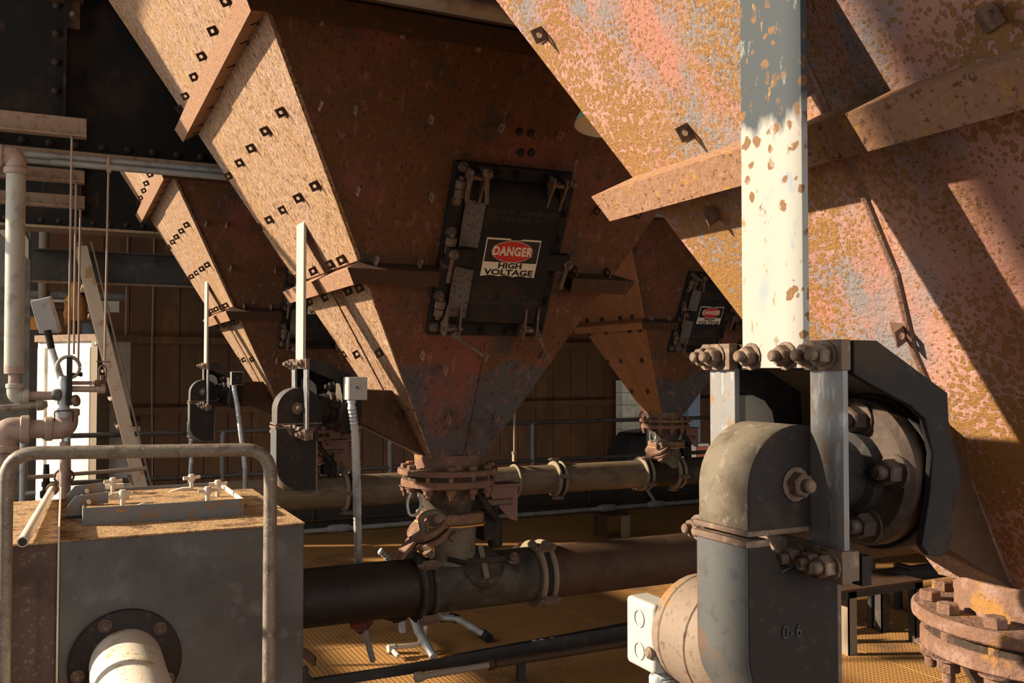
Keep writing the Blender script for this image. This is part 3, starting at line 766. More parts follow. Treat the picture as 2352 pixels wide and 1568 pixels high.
# ------------------------------------------------------------------ vibrators hung from the hoppers by a strap
def make_vibrator(h, label, strapmat, mark):
    dx, dy = h[0] - HA[0], h[1] - HA[1]
    def P(x, y, z): return V3((x + dx, y + dy, z))
    def bx(b, x0, x1, y0, y1, z0, z1): return b.box(P(x0, y0, z0), P(x1, y1, z1))
    root = thing('hopper_vibrator', P(0.95, 1.07, 1.28), label, 'vibrator', 'vibrators hung beside the hoppers')
    # strap from the sloping plate
    ztop = lambda x: Z0 + (HA[0] - A0 - x) / SX
    MB().loft([[P(0.944, y, 1.80), P(0.956, y, 1.80), P(0.956, y, ztop(0.956) + 0.02), P(0.944, y, ztop(0.944) + 0.02)] for y in (1.002, 1.134)]).build('strap', strapmat, root, 0.0015)
    nX = V3((-1, 0, 0))
    bx(MB(), 0.9565, 0.975, 0.927, 1.228, 1.797, 1.838).build('cross_bar', M['guard'], root, 0.002)
    for y0, y1 in ((1.158, 1.228), (0.925, 0.995)): bx(MB(), 0.938, 0.956, y0, y1, 1.797, 1.839).build('clamp_plate', M['bolt'], root, 0.002)
    for y in (1.213, 1.189): put(BOLT_ME, 'bolt', root, P(0.938, y, 1.818), nX, random.random())
    for y in (1.112, 1.036): put(BOLT_ME, 'bolt', root, P(0.944, y, 1.818), nX, random.random())
    for y in (0.983, 0.956): put(BOLT_ME, 'bolt', root, P(0.938, y, 1.818), nX, random.random())
    bx(MB(), 0.946, 0.956, 1.155, 1.217, 1.545, 1.80).build('hanger_bar', M['steel'], root, 0.001)
    bx(MB(), 0.944, 0.954, 0.929, 0.990, 1.535, 1.80).build('hanger_bar', M['steel'], root, 0.001)
    # lower cross bar with its bolts, and the slanting arm to the middle
    bx(MB(), 0.955, 0.972, 0.929, 1.242, 1.512, 1.553).build('cross_bar', M['bolt'], root, 0.002)
    bx(MB(), 0.936, 0.9545, 0.925, 1.03, 1.510, 1.555).build('clamp_plate', M['bolt'], root, 0.002)
    bx(MB(), 0.936, 0.9545, 1.19, 1.245, 1.520, 1.560).build('clamp_plate', M['bolt'], root, 0.002)
    for y in (1.012, 0.975, 0.948): put(BOLT_ME, 'bolt', root, P(0.936, y, 1.532), nX, random.random())
    for y in (1.235, 1.208): put(BOLT_ME, 'bolt', root, P(0.936, y, 1.540), nX, random.random())
    bx(MB(), 0.975, 0.992, 0.928, 0.946, 1.505, 1.545).build('angle_end', M['guard'], root)
    # belt guard: arched upper cover and rounded lower cover
    r, cx, cz = 0.0905, 0.932, 1.630
    arch = [(cx + r * math.cos(a), cz + r * math.sin(a)) for a in [PI * k / 18 for k in range(19)]]
    up = [(cx + r, 1.575)] + arch + [(cx - r, 1.575)]
    MB().prism(up, P(0, 1.0, 0), (1, 0, 0), (0, 0, 1), (0, 1, 0), 0.112).build('upper_guard', M['valve'] if mark == 'near' else M['guard_side'], root, 0.004)
    MB().prism(up, P(0.0, 0.998, 0), (1, 0, 0), (0, 0, 1), (0, 1, 0), 0.004).build('shaded_guard_face', M['guard'], root)  # thin dark sheet: the shade on the guard front is put into its colour
    lip = MB(); bx(lip, cx - r - 0.006, cx + r, 0.996, 1.118, 1.570, 1.578); lip.build('guard_lip', M['bolt'], root, 0.002)
    put(BOLT_ME, 'shaft_nut', root, P(0.922, 0.998, 1.638), (0, -1, 0), 0.2).scale = (1.15, 1.15, 1.1)
    lo = [(0.837, 1.562), (0.872, 1.562), (0.897, 1.518), (0.930, 1.526), (1.003, 1.526), (1.003, 1.300)]
    lo += [(0.945 - 0.108 * math.sin(a), 1.408 - 0.108 * math.cos(a)) for a in [PI / 2 * k / 10 for k in range(11)]]
    MB().prism(lo, P(0, 1.0, 0), (1, 0, 0), (0, 0, 1), (0, 1, 0), 0.112).build('lower_guard', M['guard_side'], root, 0.004)
    MB().prism([(x + (0.003 if x < 0.9 else -0.003), z + (0.003 if z < 1.4 else -0.003)) for x, z in lo], P(0, 0.998, 0), (1, 0, 0), (0, 0, 1), (0, 1, 0), 0.004).build('shaded_guard_face', M['guard'], root)  # same dark sheet below, coloured for the unlit front
    bx(MB(), 0.833, 0.876, 0.996, 1.117, 1.555, 1.565).build('guard_rim', M['bolt'], root, 0.002)
    bx(MB(), 0.999, 1.007, 0.997, 1.113, 1.30, 1.526).build('guard_rim', M['bolt'], root, 0.002)
    text_on('0-6' if mark == 'near' else '0-0', 0.026, M['raised_guard'], root, P(0.913, 0.9975, 1.434), (0, -1, 0), (0, 0, 1), 0.9, 1.0, 0.002, 1.2)
    # motor behind the lower guard, with its terminal box
    mt = MB().lathe(P(0.945, 1.112, 1.372), (0, 1, 0), [(0.060, 0), (0.082, 0.006), (0.090, 0.022), (0.092, 0.050), (0.0895, 0.052), (0.0895, 0.054), (0.092, 0.056), (0.092, 0.118), (0.0895, 0.120), (0.092, 0.123), (0.088, 0.145), (0.072, 0.168), (0.040, 0.182), (0.02, 0.186)], 32).build('motor', M['motor'], root)
    MB().lathe(P(0.868, 1.262, 1.34), (-1, 0, 0.0), [(0.010, 0), (0.010, 0.014), (0.006, 0.018)], 10).build('lug', M['motor'], mt)
    jb = bx(MB(), 0.858, 0.905, 1.252, 1.335, 1.305, 1.418).build('terminal_box', M['box_white'], root, 0.008)
    ko = MB()
    for z in (1.388, 1.335): ko.ring(P(0.8575, 1.293, z), (-1, 0, 0), 0.0125, 0.015, 0.0012, 20)
    ko.build('knockout', M['box_grey'], jb)
    cd = MB().tube([P(0.885, 1.27, 1.305), P(0.887, 1.262, 1.283), P(0.89, 1.235, 1.270), P(0.895, 1.19, 1.255), P(0.90, 1.13, 1.235), P(0.905, 1.08, 1.19), P(0.905, 1.06, 1.10), P(0.905, 1.06, 0.95), P(0.905, 1.06, 0.70)] if mark == 'near' else
                   [P(0.880, 1.28, 1.305), P(0.880, 1.28, 1.24), P(0.883, 1.27, 1.15), P(0.875, 1.26, 1.02), P(0.86, 1.26, 0.82)], 0.0135, 10, 0.02, 4, ribs=(0.007, 0.0035)).build('flexible_conduit', M['galv'], root)
    MB().lathe(P(0.883, 1.271, 1.300), (0, 0, -1), [(0.016, 0), (0.018, 0.004), (0.018, 0.018), (0.015, 0.022)], 12).build('gland', M['galv'], cd)
    # bearing housing and bolted flange on the nozzle
    hx = 1.095
    fl_ = MB().lathe(P(hx, 1.05, 1.642), (1, 0, 0), [(0.055, -0.012), (0.100, -0.012), (0.112, -0.002), (0.112, 0.022), (0.105, 0.026)], 36).build('bearing_flange', M['dark_flange'], root)
    MB().lathe(P(hx - 0.085, 1.05, 1.642), (1, 0, 0), [(0.030, 0), (0.048, 0.01), (0.052, 0.03), (0.052, 0.05), (0.064, 0.055), (0.066, 0.075)], 28).build('bearing_housing', M['iron'], fl_)
    for k in range(5):
        a = 2 * PI * (k + 0.42) / 5
        put(IBOLT_ME if mark != 'near' else DBOLT_ME, 'bolt', root, P(hx - 0.012, 1.05 + 0.083 * math.cos(a), 1.642 + 0.083 * math.sin(a)), nX, k).scale = (1.25, 1.25, 1.3)
    MB().lathe(P(hx + 0.024, 1.05, 1.642), (1, 0, 0), [(0.118, 0), (0.120, 0.004), (0.120, 0.052), (0.112, 0.056)], 36).build('back_flange', M['iron'], root)
    # bent cradle: folded top sheet and a cheek plate at each side
    outer = [(0.957, 1.838), (1.000, 1.838), (1.138, 1.765), (1.144, 1.620), (1.144, 1.560), (1.138, 1.543), (1.120, 1.533), (1.096, 1.537), (1.082, 1.552)]
    inner = [(1.100, 1.625), (1.106, 1.680), (1.092, 1.728), (1.063, 1.748), (0.990, 1.777), (0.957, 1.792)]
    for y in (0.921, 1.205):
        MB().prism(outer + (inner if y < 1 else [(0.957, 1.552)]), P(0, y, 0), (1, 0, 0), (0, 0, 1), (0, 1, 0), 0.012).build('cheek_plate', M['iron'], root, 0.002)
    tab = [(0.985, 1.60), (1.046, 1.60), (1.046, 1.705), (1.040, 1.730), (1.024, 1.748), (1.000, 1.757), (0.985, 1.757)]
    MB().prism(tab, P(0, 1.175, 0), (1, 0, 0), (0, 0, 1), (-0.35, 1, 0), 0.016).build('lit_tab', M['strap_dull'], root, 0.002)
    top = [(0.975, 1.838), (1.000, 1.838), (1.138, 1.765), (1.144, 1.640), (1.134, 1.640), (1.128, 1.759), (0.998, 1.827), (0.975, 1.827)]
    MB().prism(top, P(0, 0.933, 0), (1, 0, 0), (0, 0, 1), (0, 1, 0), 0.272).build('cradle_sheet', M['clamp'], root)
    return root

make_vibrator(HA, 'large vibrator in the right foreground hung from the white chipped strap', M['strap'], 'near')
make_vibrator(HB, 'vibrator beside the central hopper above the grey tank, with a sunlit left edge', M['strap_dull'], 'mid')
make_vibrator(HC, 'smallest-looking vibrator beside the far left hopper, above the rails', M['strap_dull'], 'far')

def make_box(x, y, z, label, path, m2):
    root = thing('junction_box', (x, y, z), label, 'junction box', 'junction boxes beside the vibrators')
    MB().box((x - 0.04, y - 0.035, z), (x + 0.04, y + 0.035, z + 0.092)).build('housing', M['box_grey'], root, 0.003)
    MB().box((x - 0.037, y - 0.038, z + 0.003), (x + 0.037, y - 0.0345, z + 0.089)).build('cover', M['guard'] if m2 else M['box_grey'], root, 0.002)
    MB().lathe((x - 0.003, y - 0.038, z + 0.05), (0, -1, 0), [(0.006, 0), (0.006, 0.004)], 10).build('screw', M['bolt'], root)
    MB().lathe((x - 0.015, y, z), (0, 0, -1), [(0.018, 0), (0.018, 0.012), (0.015, 0.014), (0.015, 0.030)], 14).build('gland', M['galv'], root)
    k = len(path) - 2
    MB().tube(path[:k + 1], 0.0155, 10, 0.03, 4, ribs=(0.008, 0.003)).build('flexible_conduit', M['galv'], root)
    MB().tube(path[k:], 0.0165, 10, 0.05, 4).build('rigid_conduit', M['galv_dull'], root)
    return root
bp = at(816, 918, Y=3.63); x, y = bp.x, 3.63
make_box(x, y, bp.z, 'grey junction box with long flexible conduit in front of the central hopper', [V3((x - 0.015, y, bp.z - 0.025)), at(816, 990, Y=3.66), at(819, 1100, Y=3.72), at(821, 1190, Y=3.95), at(823, 1265, Y=4.12), at(830, 1420, Y=4.45), at(856, 1515, Y=4.74)], 0)
bp = at(543, 884, Y=6.52); x, y = bp.x, 6.52
make_box(x, y, bp.z, 'grey junction box next to the far left vibrator', [V3((x - 0.015, y, bp.z - 0.025)), at(545, 930, Y=6.52), at(552, 985, Y=6.5), at(561, 1055, Y=6.5), at(563, 1075, Y=6.5), at(563, 1190, Y=6.5)], 1)

# ------------------------------------------------------------------ outlet valves
def make_valve(h, label):
    X, Y = h
    root = thing('outlet_valve', (X, Y, 0.95), label, 'valve', 'outlet valves under the hoppers')
    def P(x, y, z): return V3((X + x, Y + y, z))
    MB().lathe(P(0, 0, 1.276), (0, 0, 1), [(0.205, 0), (0.211, 0.004), (0.211, 0.028), (0.205, 0.033)], 36).build('lower_flange', M['flange'], root)
    MB().lathe(P(0, 0, 1.309), (0, 0, 1), [(0.200, 0), (0.200, 0.022)], 36).build('gasket', M['nut'], root)
    BF = MB().hexnut((0, 0, 0.0), (0, 0, 1), 0.020, 0.018).cyl((0, 0, -0.085), (0, 0, 0.0), 0.0125, None, 10).hexnut((0, 0, -0.080), (0, 0, -1), 0.021, 0.022, 0.022, 0.003).mesh('flange_bolt', M['flange'])
    for k in range(12):
        a = 2 * PI * (k + 0.4) / 12
        put(BF, 'flange_bolt', root, P(0.192 * math.cos(a), 0.192 * math.sin(a), 1.357), (0, 0, 1), k)
    MB().lathe(P(0, 0, 1.15), (0, 0, 1), [(0.105, 0), (0.108, 0.025), (0.140, 0.09), (0.155, 0.128)], 28).build('cone', M['dark_flange'], root)
    MB().lathe(P(0.02, 0, 0.93), (0, 0, 1), [(0.112, 0), (0.108, 0.03), (0.106, 0.12), (0.110, 0.165), (0.118, 0.185)], 28).build('body', M['valve'], root)
    # bonnet: flat cap with a yellow gasket line, tilted down at the left
    cap = [(-0.13, -0.115), (-0.02, -0.155), (0.10, -0.14), (0.145, -0.06), (0.145, 0.06), (0.09, 0.15), (-0.05, 0.15), (-0.13, 0.10)]
    MB().prism(cap, P(0.01, 0, 1.113), (1, 0, 0), (0, 1, 0), (0, 0, 1), 0.050).build('bonnet', M['flange'], root, 0.012)
    MB().prism([(x * 1.02, y * 1.02) for x, y in cap], P(0.01, 0, 1.106), (1, 0, 0), (0, 1, 0), (0, 0, 1), 0.007).build('gasket_line', M['orange'], root)
    ex, ez = V3((math.cos(0.62), 0, math.sin(0.62))), V3((-math.sin(0.62), 0, math.cos(0.62)))
    ov = [(0.10 * math.cos(2 * PI * k / 24), 0.145 * math.sin(2 * PI * k / 24)) for k in range(24)]
    MB().prism(ov, P(-0.085, -0.03, 1.060), ex, (0, 1, 0), ez, 0.024).build('split_flange', M['flange'], root, 0.004)
    MB().prism([(x * 0.96, y * 0.98) for x, y in ov], P(-0.10, -0.03, 1.093), ex, (0, 1, 0), ez, 0.024).build('split_flange', M['flange'], root, 0.004)
    for sx_, sy_ in ((-0.075, -0.10), (0.04, -0.135), (-0.03, 0.13)):
        p = P(-0.085, -0.03, 1.060) + ex * sx_ + V3((0, sy_, 0))
        put(BOLT_ME, 'bolt', root, p, -ez, 0.3).scale = (1.2, 1.2, 1.3)
    MB().tube([P(-0.155, -0.10, 1.10), P(-0.175, -0.12, 1.155), P(-0.15, -0.125, 1.175), P(-0.10, -0.13, 1.180), P(-0.065, -0.13, 1.15), P(-0.085, -0.12, 1.11)], 0.014, 8, 0.03, 4).build('lifting_eye', M['valve'], root)
    MB().cyl(P(-0.10, -0.145, 1.150), P(-0.10, -0.115, 1.150), 0.020, None, 14).build('eye_pin', M['bolt'], root)
    MB().cyl(P(-0.13, -0.11, 1.06), P(-0.145, -0.115, 1.14), 0.009, None, 8).build('eye_bolt', M['bolt'], root)
    # brackets and the small air cylinder on the right
    MB().prism([(0, 0), (0.17, 0.0), (0.17, -0.17), (0.125, -0.155), (0.055, -0.075)], P(0.17, -0.02, 1.262), (1, 0, 0), (0, 0, 1), (0, 1, 0), 0.007).build('bracket_plate', M['red_plate'], root)
    MB().box(P(0.12, -0.06, 1.262), P(0.345, 0.06, 1.270)).build('shelf_plate', M['red_plate'], root)
    MB().lathe(P(0.225, -0.02, 0.985), (0, 0, 1), [(0.030, 0), (0.034, 0.01), (0.034, 0.11), (0.026, 0.13), (0.014, 0.135), (0.014, 0.19)], 18).build('air_cylinder', M['guard'], root)
    MB().cyl(P(0.18, -0.02, 1.185), P(0.31, -0.02, 1.185), 0.016, None, 12).build('cross_shaft', M['bolt'], root)
    MB().box(P(0.15, -0.06, 1.02), P(0.20, 0.04, 1.15)).build('side_lug', M['iron'], root, 0.006)
    MB().tube([P(0.09, -0.10, 1.272), P(0.12, -0.11, 1.215), P(0.17, -0.11, 1.150), P(0.20, -0.09, 1.12)], 0.016, 10, 0.03, 4, ribs=(0.008, 0.005)).build('coil_hose', M['guard'], root)
    MB().prism([(0, 0), (0.012, -0.004), (0.115, 0.105), (0.115, 0.13)], P(-0.245, -0.06, 0.975), (1, 0, 0), (0, 0, 1), (0, 1, 0), 0.09).build('strut_plate', M['flange'], root)
    MB().box(P(-0.13, -0.04, 0.955), P(-0.06, 0.05, 1.06)).build('side_lug', M['orange'], root, 0.01)
    MB().tube([P(-0.205, -0.08, 1.262), P(-0.225, -0.085, 1.22), P(-0.215, -0.09, 1.165), P(-0.18, -0.09, 1.165), P(-0.155, -0.085, 1.205), P(-0.165, -0.07, 1.25)], 0.0065, 8, 0.03, 5).build('wire_loop', M['galv'], root)
    return root
make_valve(HB, 'outlet valve below the central hopper, mottled grey with a tilted flange')
make_valve(HA, 'outlet valve at the lower right corner, under the pink hopper')
make_valve(HD, 'outlet valve under the far hopper behind the white strap')
make_valve(HC, 'outlet valve under the far left hopper, behind the middle vibrator')

# ------------------------------------------------------------------ conveying pipes
def coupling(root, x, y, z, r, m, name='coupling', tilt=0.0):
    """two bolted ring halves"""
    c = None
    for k, dx in enumerate((-0.028, 0.028)):
        o = MB().lathe((x + dx - 0.014, y, z), (1, 0, 0), [(r * 0.97, 0), (r + 0.022, 0.002), (r + 0.030, 0.010), (r + 0.030, 0.020), (r + 0.022, 0.027), (r * 0.97, 0.028)], 36, cap=False).build(name, m, root)
        c = c or o
    MB().lathe((x - 0.03, y, z), (1, 0, 0), [(r + 0.004, 0), (r + 0.012, 0.012), (r + 0.012, 0.048), (r + 0.004, 0.06)], 32, cap=False).build('seal_ring', M['iron'], c)
    for a in (0.75 + tilt, 0.75 + tilt + PI * 0.5, 0.75 + tilt + PI, 0.75 + tilt + PI * 1.5):
        d = V3((0, -math.cos(a), math.sin(a)))
        p = V3((x, y, z)) + d * (r + 0.042)
        b = MB()
        b.obox(p, (V3((1, 0, 0)), d, V3((1, 0, 0)).cross(d)), (0.034, 0.013, 0.016))
        b.hexnut(p + V3((-0.034, 0, 0)), (-1, 0, 0), 0.014, 0.012, 0.012, 0.0).hexnut(p + V3((0.034, 0, 0)), (1, 0, 0), 0.014, 0.012, 0.0, 0.0)
        b.build('clamp_bolt', M['bolt'], c)
MPZ, MPY, MPR = 0.837, 3.89, 0.125
root = thing('conveying_pipe', (1.7, MPY, MPZ - MPR), 'thick dark brown pipe running under the central hopper into the grey tank', 'pipe')
MB().cyl((0.76, MPY, MPZ), (1.41, MPY, MPZ), MPR - 0.003, None, 36).build('pipe_section', M['dark_pipe'], root)
MB().cyl((1.45, MPY, MPZ), (1.99, MPY, MPZ), MPR, None, 36).build('tee_section', M['tee'], root)
MB().cyl((2.03, MPY, MPZ), (7.6, MPY, MPZ), MPR - 0.004, None, 36).build('pipe_section', M['brown_steel'], root)
coupling(root, 1.43, MPY, MPZ, MPR, M['tee'])
coupling(root, 2.01, MPY, MPZ, MPR, M['clamp'], tilt=0.2)
# inspection cap on the tee: ribbed disc held by a bar and thumbscrew
cn = V3((-0.10, -0.72, 0.68)).normalized(); cc = V3((1.70, MPY, MPZ)) + cn * (MPR - 0.02)
cap = MB().lathe(cc, cn, [(0.100, -0.02), (0.100, 0.024), (0.094, 0.032), (0.088, 0.034), (0.02, 0.046)], 36).build('inspection_cap', M['tee'], root)
cx_, cy_, cz_ = frame(cn)
MB().obox(cc + cn * 0.045, (cx_, cy_, cz_), (0.012, 0.080, 0.008)).build('rib', M['clamp'], cap)
MB().bar(cc - cx_ * 0.125 + cn * 0.052, cc + cx_ * 0.13 + cn * 0.052, 0.026, 0.018, cn).build('clamp_bar', M['tee'], cap)
put(BOLT_ME, 'bolt', root, cc + cx_ * 0.135 + cn * 0.055 + cy_ * 0.0, cn, 0.2).scale = (1.4, 1.4, 1.4)
MB().cyl(cc - cx_ * 0.12 - cn * 0.03, cc - cx_ * 0.12 + cn * 0.07, 0.010, None, 10).bar(cc - cx_ * 0.165 + cn * 0.072 + cy_ * 0.01, cc - cx_ * 0.085 + cn * 0.072 - cy_ * 0.02, 0.018, 0.016, cn).build('thumbscrew', M['iron'], cap)
# second pipe under the far hoppers
BPZ, BPY, BPR = 0.885, 6.767, 0.118
root = thing('conveying_pipe', (3.0, BPY, BPZ - BPR), 'tan conveying pipe running behind the central outlet, hung on clamps', 'pipe')
for a, b, m in ((0.75, 1.88, M['tan_pipe']), (1.94, 3.65, M['tan_pipe']), (3.71, 4.50, M['tan_pipe']), (4.56, 4.84, M['dark_pipe']), (4.90, 8.5, M['tee'])):
    MB().cyl((a, BPY, BPZ), (b, BPY, BPZ), BPR, None, 32).build('pipe_section', m, root)
for x_ in (1.91, 3.68, 4.53, 4.87): coupling(root, x_, BPY, BPZ, BPR, M['clamp'], tilt=0.5 + x_)
# hanger of the second pipe
root = thing('pipe_hanger', (3.29, BPY, 1.0), 'thin rod with a clevis and half ring holding up the tan pipe', 'hanger')
MB().cyl((3.29, BPY, 1.09), (3.29, BPY, 2.9), 0.009, None, 8).build('rod', M['rod'], root)
MB().box((3.278, BPY - 0.02, 1.045), (3.284, BPY + 0.02, 1.115)).box((3.296, BPY - 0.02, 1.045), (3.302, BPY + 0.02, 1.115)).box((3.272, BPY - 0.014, 1.105), (3.308, BPY + 0.014, 1.125)).build('clevis', M['clamp'], root)
MB().tube([(3.29, BPY - 0.128 * math.sin(a), BPZ + 0.128 * math.cos(a)) for a in [PI * k / 16 for k in range(-16, 17)]], 0.011, 8).build('ring', M['clamp'], root)


# ------------------------------------------------------------------ grey tank in the left foreground
root = thing('grey_tank', (0.39, 3.88, 0), 'grey steel tank in the left foreground with a clamped hatch and a cream pipe stub', 'tank')
TX0, TX1, TY0, TY1, TZ = -0.01, 0.787, 3.364, 4.42, 1.24
MB().box((TX0, TY0, 0), (TX1, TY1, TZ - 0.006)).build('tank_body', M['tank'], root, 0.004)
MB().box((TX0, TY0 - 0.002, TZ - 0.006), (TX1 + 0.002, TY1, TZ)).build('top_plate', M['tank_top'], root)
MB().prism([(-0.215, 3.364), (-0.075, 3.364), (-0.058, 3.350), (-0.016, 3.350), (-0.016, 4.42), (-0.215, 4.42)], (0, 0, 0), (1, 0, 0), (0, 1, 0), (0, 0, 1), TZ - 0.006).build('side_body', M['side_box'], root, 0.004)
MB().box((-0.215, 3.350, TZ - 0.006), (-0.016, TY1, TZ)).build('side_top_plate', M['tank_top'], root)
MB().box((-0.016, 3.335, 0.0), (-0.010, TY1 + 0.02, TZ + 0.05)).build('seam_flange', M['cream'], root)
# hatch frame, lid, drop handles and toggle clamps
hx0, hx1, hy0, hy1 = 0.062, 0.618, 3.628, 4.235
fr = MB()
MB().box((hx0, hy0, TZ), (hx1, hy0 + 0.006, TZ + 0.064)).build('hatch_side', M['hatch'], root)
MB().box((hx0, hy1 - 0.006, TZ), (hx1, hy1, TZ + 0.058)).build('hatch_side', M['hatch'], root)
MB().box((hx0, hy0 + 0.006, TZ), (hx0 + 0.006, hy1 - 0.006, TZ + 0.05)).build('hatch_side', M['hatch'], root)
MB().box((hx1 - 0.006, hy0 + 0.006, TZ), (hx1, hy1 - 0.006, TZ + 0.064)).build('hatch_side', M['cream'], root)
MB().box((hx0 + 0.006, hy0 + 0.006, TZ), (hx1 - 0.006, hy1 - 0.006, TZ + 0.046)).build('hatch_lid', M['tank_top'], root)
MB().tube([(0.185 + 0.022 * math.cos(a) * 1.0, hy0 - 0.001, TZ + 0.048 + 0.006 * math.sin(a)) for a in [2 * PI * k / 16 for k in range(17)]], 0.0018, 6).box((0.166, hy0 - 0.0012, TZ + 0.044), (0.204, hy0 + 0.001, TZ + 0.052)).build('slot_rim', M['tank_top'], root)
for y, z in ((3.83, 0.0), (4.165, 0.0)):
    poly = [(0.010, TZ + 0.005), (0.010, TZ + 0.045), (0.040, TZ + 0.082), (0.152, TZ + 0.092), (0.152, TZ + 0.050), (0.068, TZ + 0.046), (0.068, TZ + 0.005)]
    MB().prism(poly, (0, y, 0), (1, 0, 0), (0, 0, 1), (0, 1, 0), 0.007).build('hinge_plate', M['hatch'], root)
    MB().box((0.010, y, TZ + 0.003), (0.068, y + 0.05, TZ + 0.009)).build('hinge_foot', M['hatch'], root)
    MB().cyl((0.085, y - 0.02, TZ + 0.06), (0.085, y + 0.04, TZ + 0.06), 0.008, None, 10).build('hinge_pin', M['cream'], root)
    MB().box((0.095, hy1 - 0.5, 0) if False else (0.152, y - 0.012, TZ + 0.062), (0.225, y + 0.018, TZ + 0.084)).build('hinge_arm', M['cream'], root, 0.004)
for x, y in ((0.195, 3.70), (0.490, 3.665), (0.485, 4.12), (0.180, 4.13), (0.555, 3.86)):
    t = MB().cyl((x, y, TZ + 0.040), (x, y, TZ + 0.085), 0.0085, None, 10).lathe((x, y, TZ + 0.083), (0, 0, 1), [(0.012, 0), (0.014, 0.004), (0.014, 0.024), (0.010, 0.030)], 12).build('toggle_clamp', M['cream'], root)
    a = random.uniform(-0.25, 0.25)
    d = V3((math.cos(a), math.sin(a), 0))
    MB().cyl(V3((x, y, TZ + 0.097)) - d * 0.034, V3((x, y, TZ + 0.099)) + d * 0.036, 0.008, 0.007, 10).build('toggle_bar', M['cream'], t)
MB().bar((0.225, 3.655, TZ + 0.05), (0.275, 3.66, TZ + 0.066), 0.018, 0.010).build('latch_tongue', M['cream'], root)
MB().prism([(0, 0), (0.05, 0.012), (0.085, 0.012), (0.085, 0)], (0.40, 4.11, TZ + 0.046), (1, 0, 0), (0, 0, 1), (0, 1, 0), 0.03).build('latch_tongue', M['cream'], root)
# flanged stub on the front
sx_, sz_ = 0.193, 0.822
MB().lathe((sx_, TY0, sz_), (0, -1, 0), [(0.172, 0), (0.176, 0.004), (0.176, 0.018), (0.170, 0.022)], 40).build('stub_flange', M['dark_pipe'], root)
st = MB().tube([(sx_, TY0 - 0.015, sz_), (sx_, TY0 - 0.20, sz_ - 0.005), (sx_ + 0.01, TY0 - 0.50, sz_ - 0.03), (sx_ + 0.02, TY0 - 0.72, sz_ - 0.06)], 0.113, 36).build('stub_pipe', M['stub'], root)
for k in range(5):
    a = 2 * PI * (k + 0.62) / 5
    put(BOLT_ME, 'bolt', root, (sx_ + 0.147 * math.cos(a), TY0 - 0.022, sz_ + 0.147 * math.sin(a)), (0, -1, 0), k)

root = thing('grab_bar', (-0.08, 4.05, TZ), 'thin cream pipe lying front to back on the left tank top', 'pipe')
MB().tube([(-0.112, 3.23, 1.266), (-0.045, 4.62, 1.262)], 0.0165, 14).build('tube', M['cream'], root)
MB().cyl((-0.1123, 3.226, 1.266), (-0.112, 3.2295, 1.266), 0.0125, None, 14).build('bore', M['sign_black'], root)
MB().ring((-0.046, 4.60, 1.262), (0, 1, 0), 0.0165, 0.027, 0.012).build('end_ring', M['arm'], root)

hr = thing('hoop_handrail', (0.21, 3.05, 0), 'bent tube handrail hoop standing in front of the grey tank', 'handrail')
MB().tube([(-0.157, 3.17, 0.0), (-0.157, 3.17, 1.544), (0.587, 2.97, 1.544), (0.587, 2.97, 0.0)], 0.0207, 20, 0.085, 8).build('tube', M['rail'], hr)
for x, y in ((-0.157, 3.17), (0.587, 2.97)): MB().lathe((x, y, 0), (0, 0, 1), [(0.06, 0), (0.06, 0.01), (0.024, 0.012), (0.024, 0.03)], 20).build('foot_plate', M['rail'], hr)

# ------------------------------------------------------------------ piping at the left
def elbow(b, p, d1, d2, r):
    """fat screwed elbow at p joining directions d1 and d2"""
    p, d1, d2 = V3(p), V3(d1), V3(d2)
    b.tube([p + d1 * r * 1.7, p, p + d2 * r * 1.7], r * 1.13, 20, r * 1.5, 8)
    for d in (d1, d2): b.lathe(p + d * r * 1.3, d, [(r * 1.15, 0), (r * 1.28, 0.1 * r), (r * 1.28, 0.7 * r), (r * 1.1, 0.8 * r)], 20)
    return b
r = 0.0425
root = thing('riser_pipe', (-0.22, 5.0, 1.62), 'thick grey riser pipe at the left edge with elbows at both ends', 'pipe')
MB().tube([(-0.222, 5.0, 1.80), (-0.226, 5.0, 2.76)], r, 24).build('pipe_length', M['grey_pipe'], root)
elbow(MB(), (-0.226, 5.0, 2.815), (0, 0, -1), (-1, 0, 0), r * 0.98).build('elbow', M['dust_pipe'], root)
MB().tube([(-0.226, 5.0, 2.815), (-0.55, 5.0, 2.82)], r, 20).build('pipe_length', M['grey_pipe'], root)
MB().lathe((-0.221, 5.0, 1.70), (0, 0, 1), [(0.024, 0), (0.024, 0.07), (r, 0.075), (r * 1.04, 0.11)], 20).build('reducer', M['dust_pipe'], root)
elbow(MB(), (-0.218, 5.0, 1.665), (0, 0, 1), (1, 0, 0), 0.030).build('elbow', M['grey_pipe'], root)
MB().tube([(-0.17, 5.0, 1.668), (-0.02, 5.0, 1.668)], 0.0215, 16).build('pipe_length', M['dust_pipe'], root)
root = thing('low_pipe', (-0.25, 5.05, 0.0), 'dusty pinkish pipe bending to the right at the left edge, below the riser', 'pipe')
MB().tube([(-0.265, 5.05, 0.0), (-0.265, 5.05, 1.42)], 0.052, 22).build('pipe_length', M['dust_pipe'], root)
elbow(MB(), (-0.262, 5.05, 1.505), (0, 0, -1), (1, 0, 0), 0.053).build('elbow', M['dust_pipe'], root)
MB().tube([(-0.18, 5.05, 1.505), (-0.03, 5.05, 1.505)], 0.045, 20).build('pipe_length', M['dust_pipe'], root)
elbow(MB(), (0.008, 5.05, 1.505), (-1, 0, 0), (0, 0, 1), 0.046).build('elbow', M['dust_pipe'], root)
MB().tube([(0.0, 5.03, 1.44), (0.0, 5.03, 1.10)], 0.022, 14).build('drain_leg', M['dust_pipe'], root)
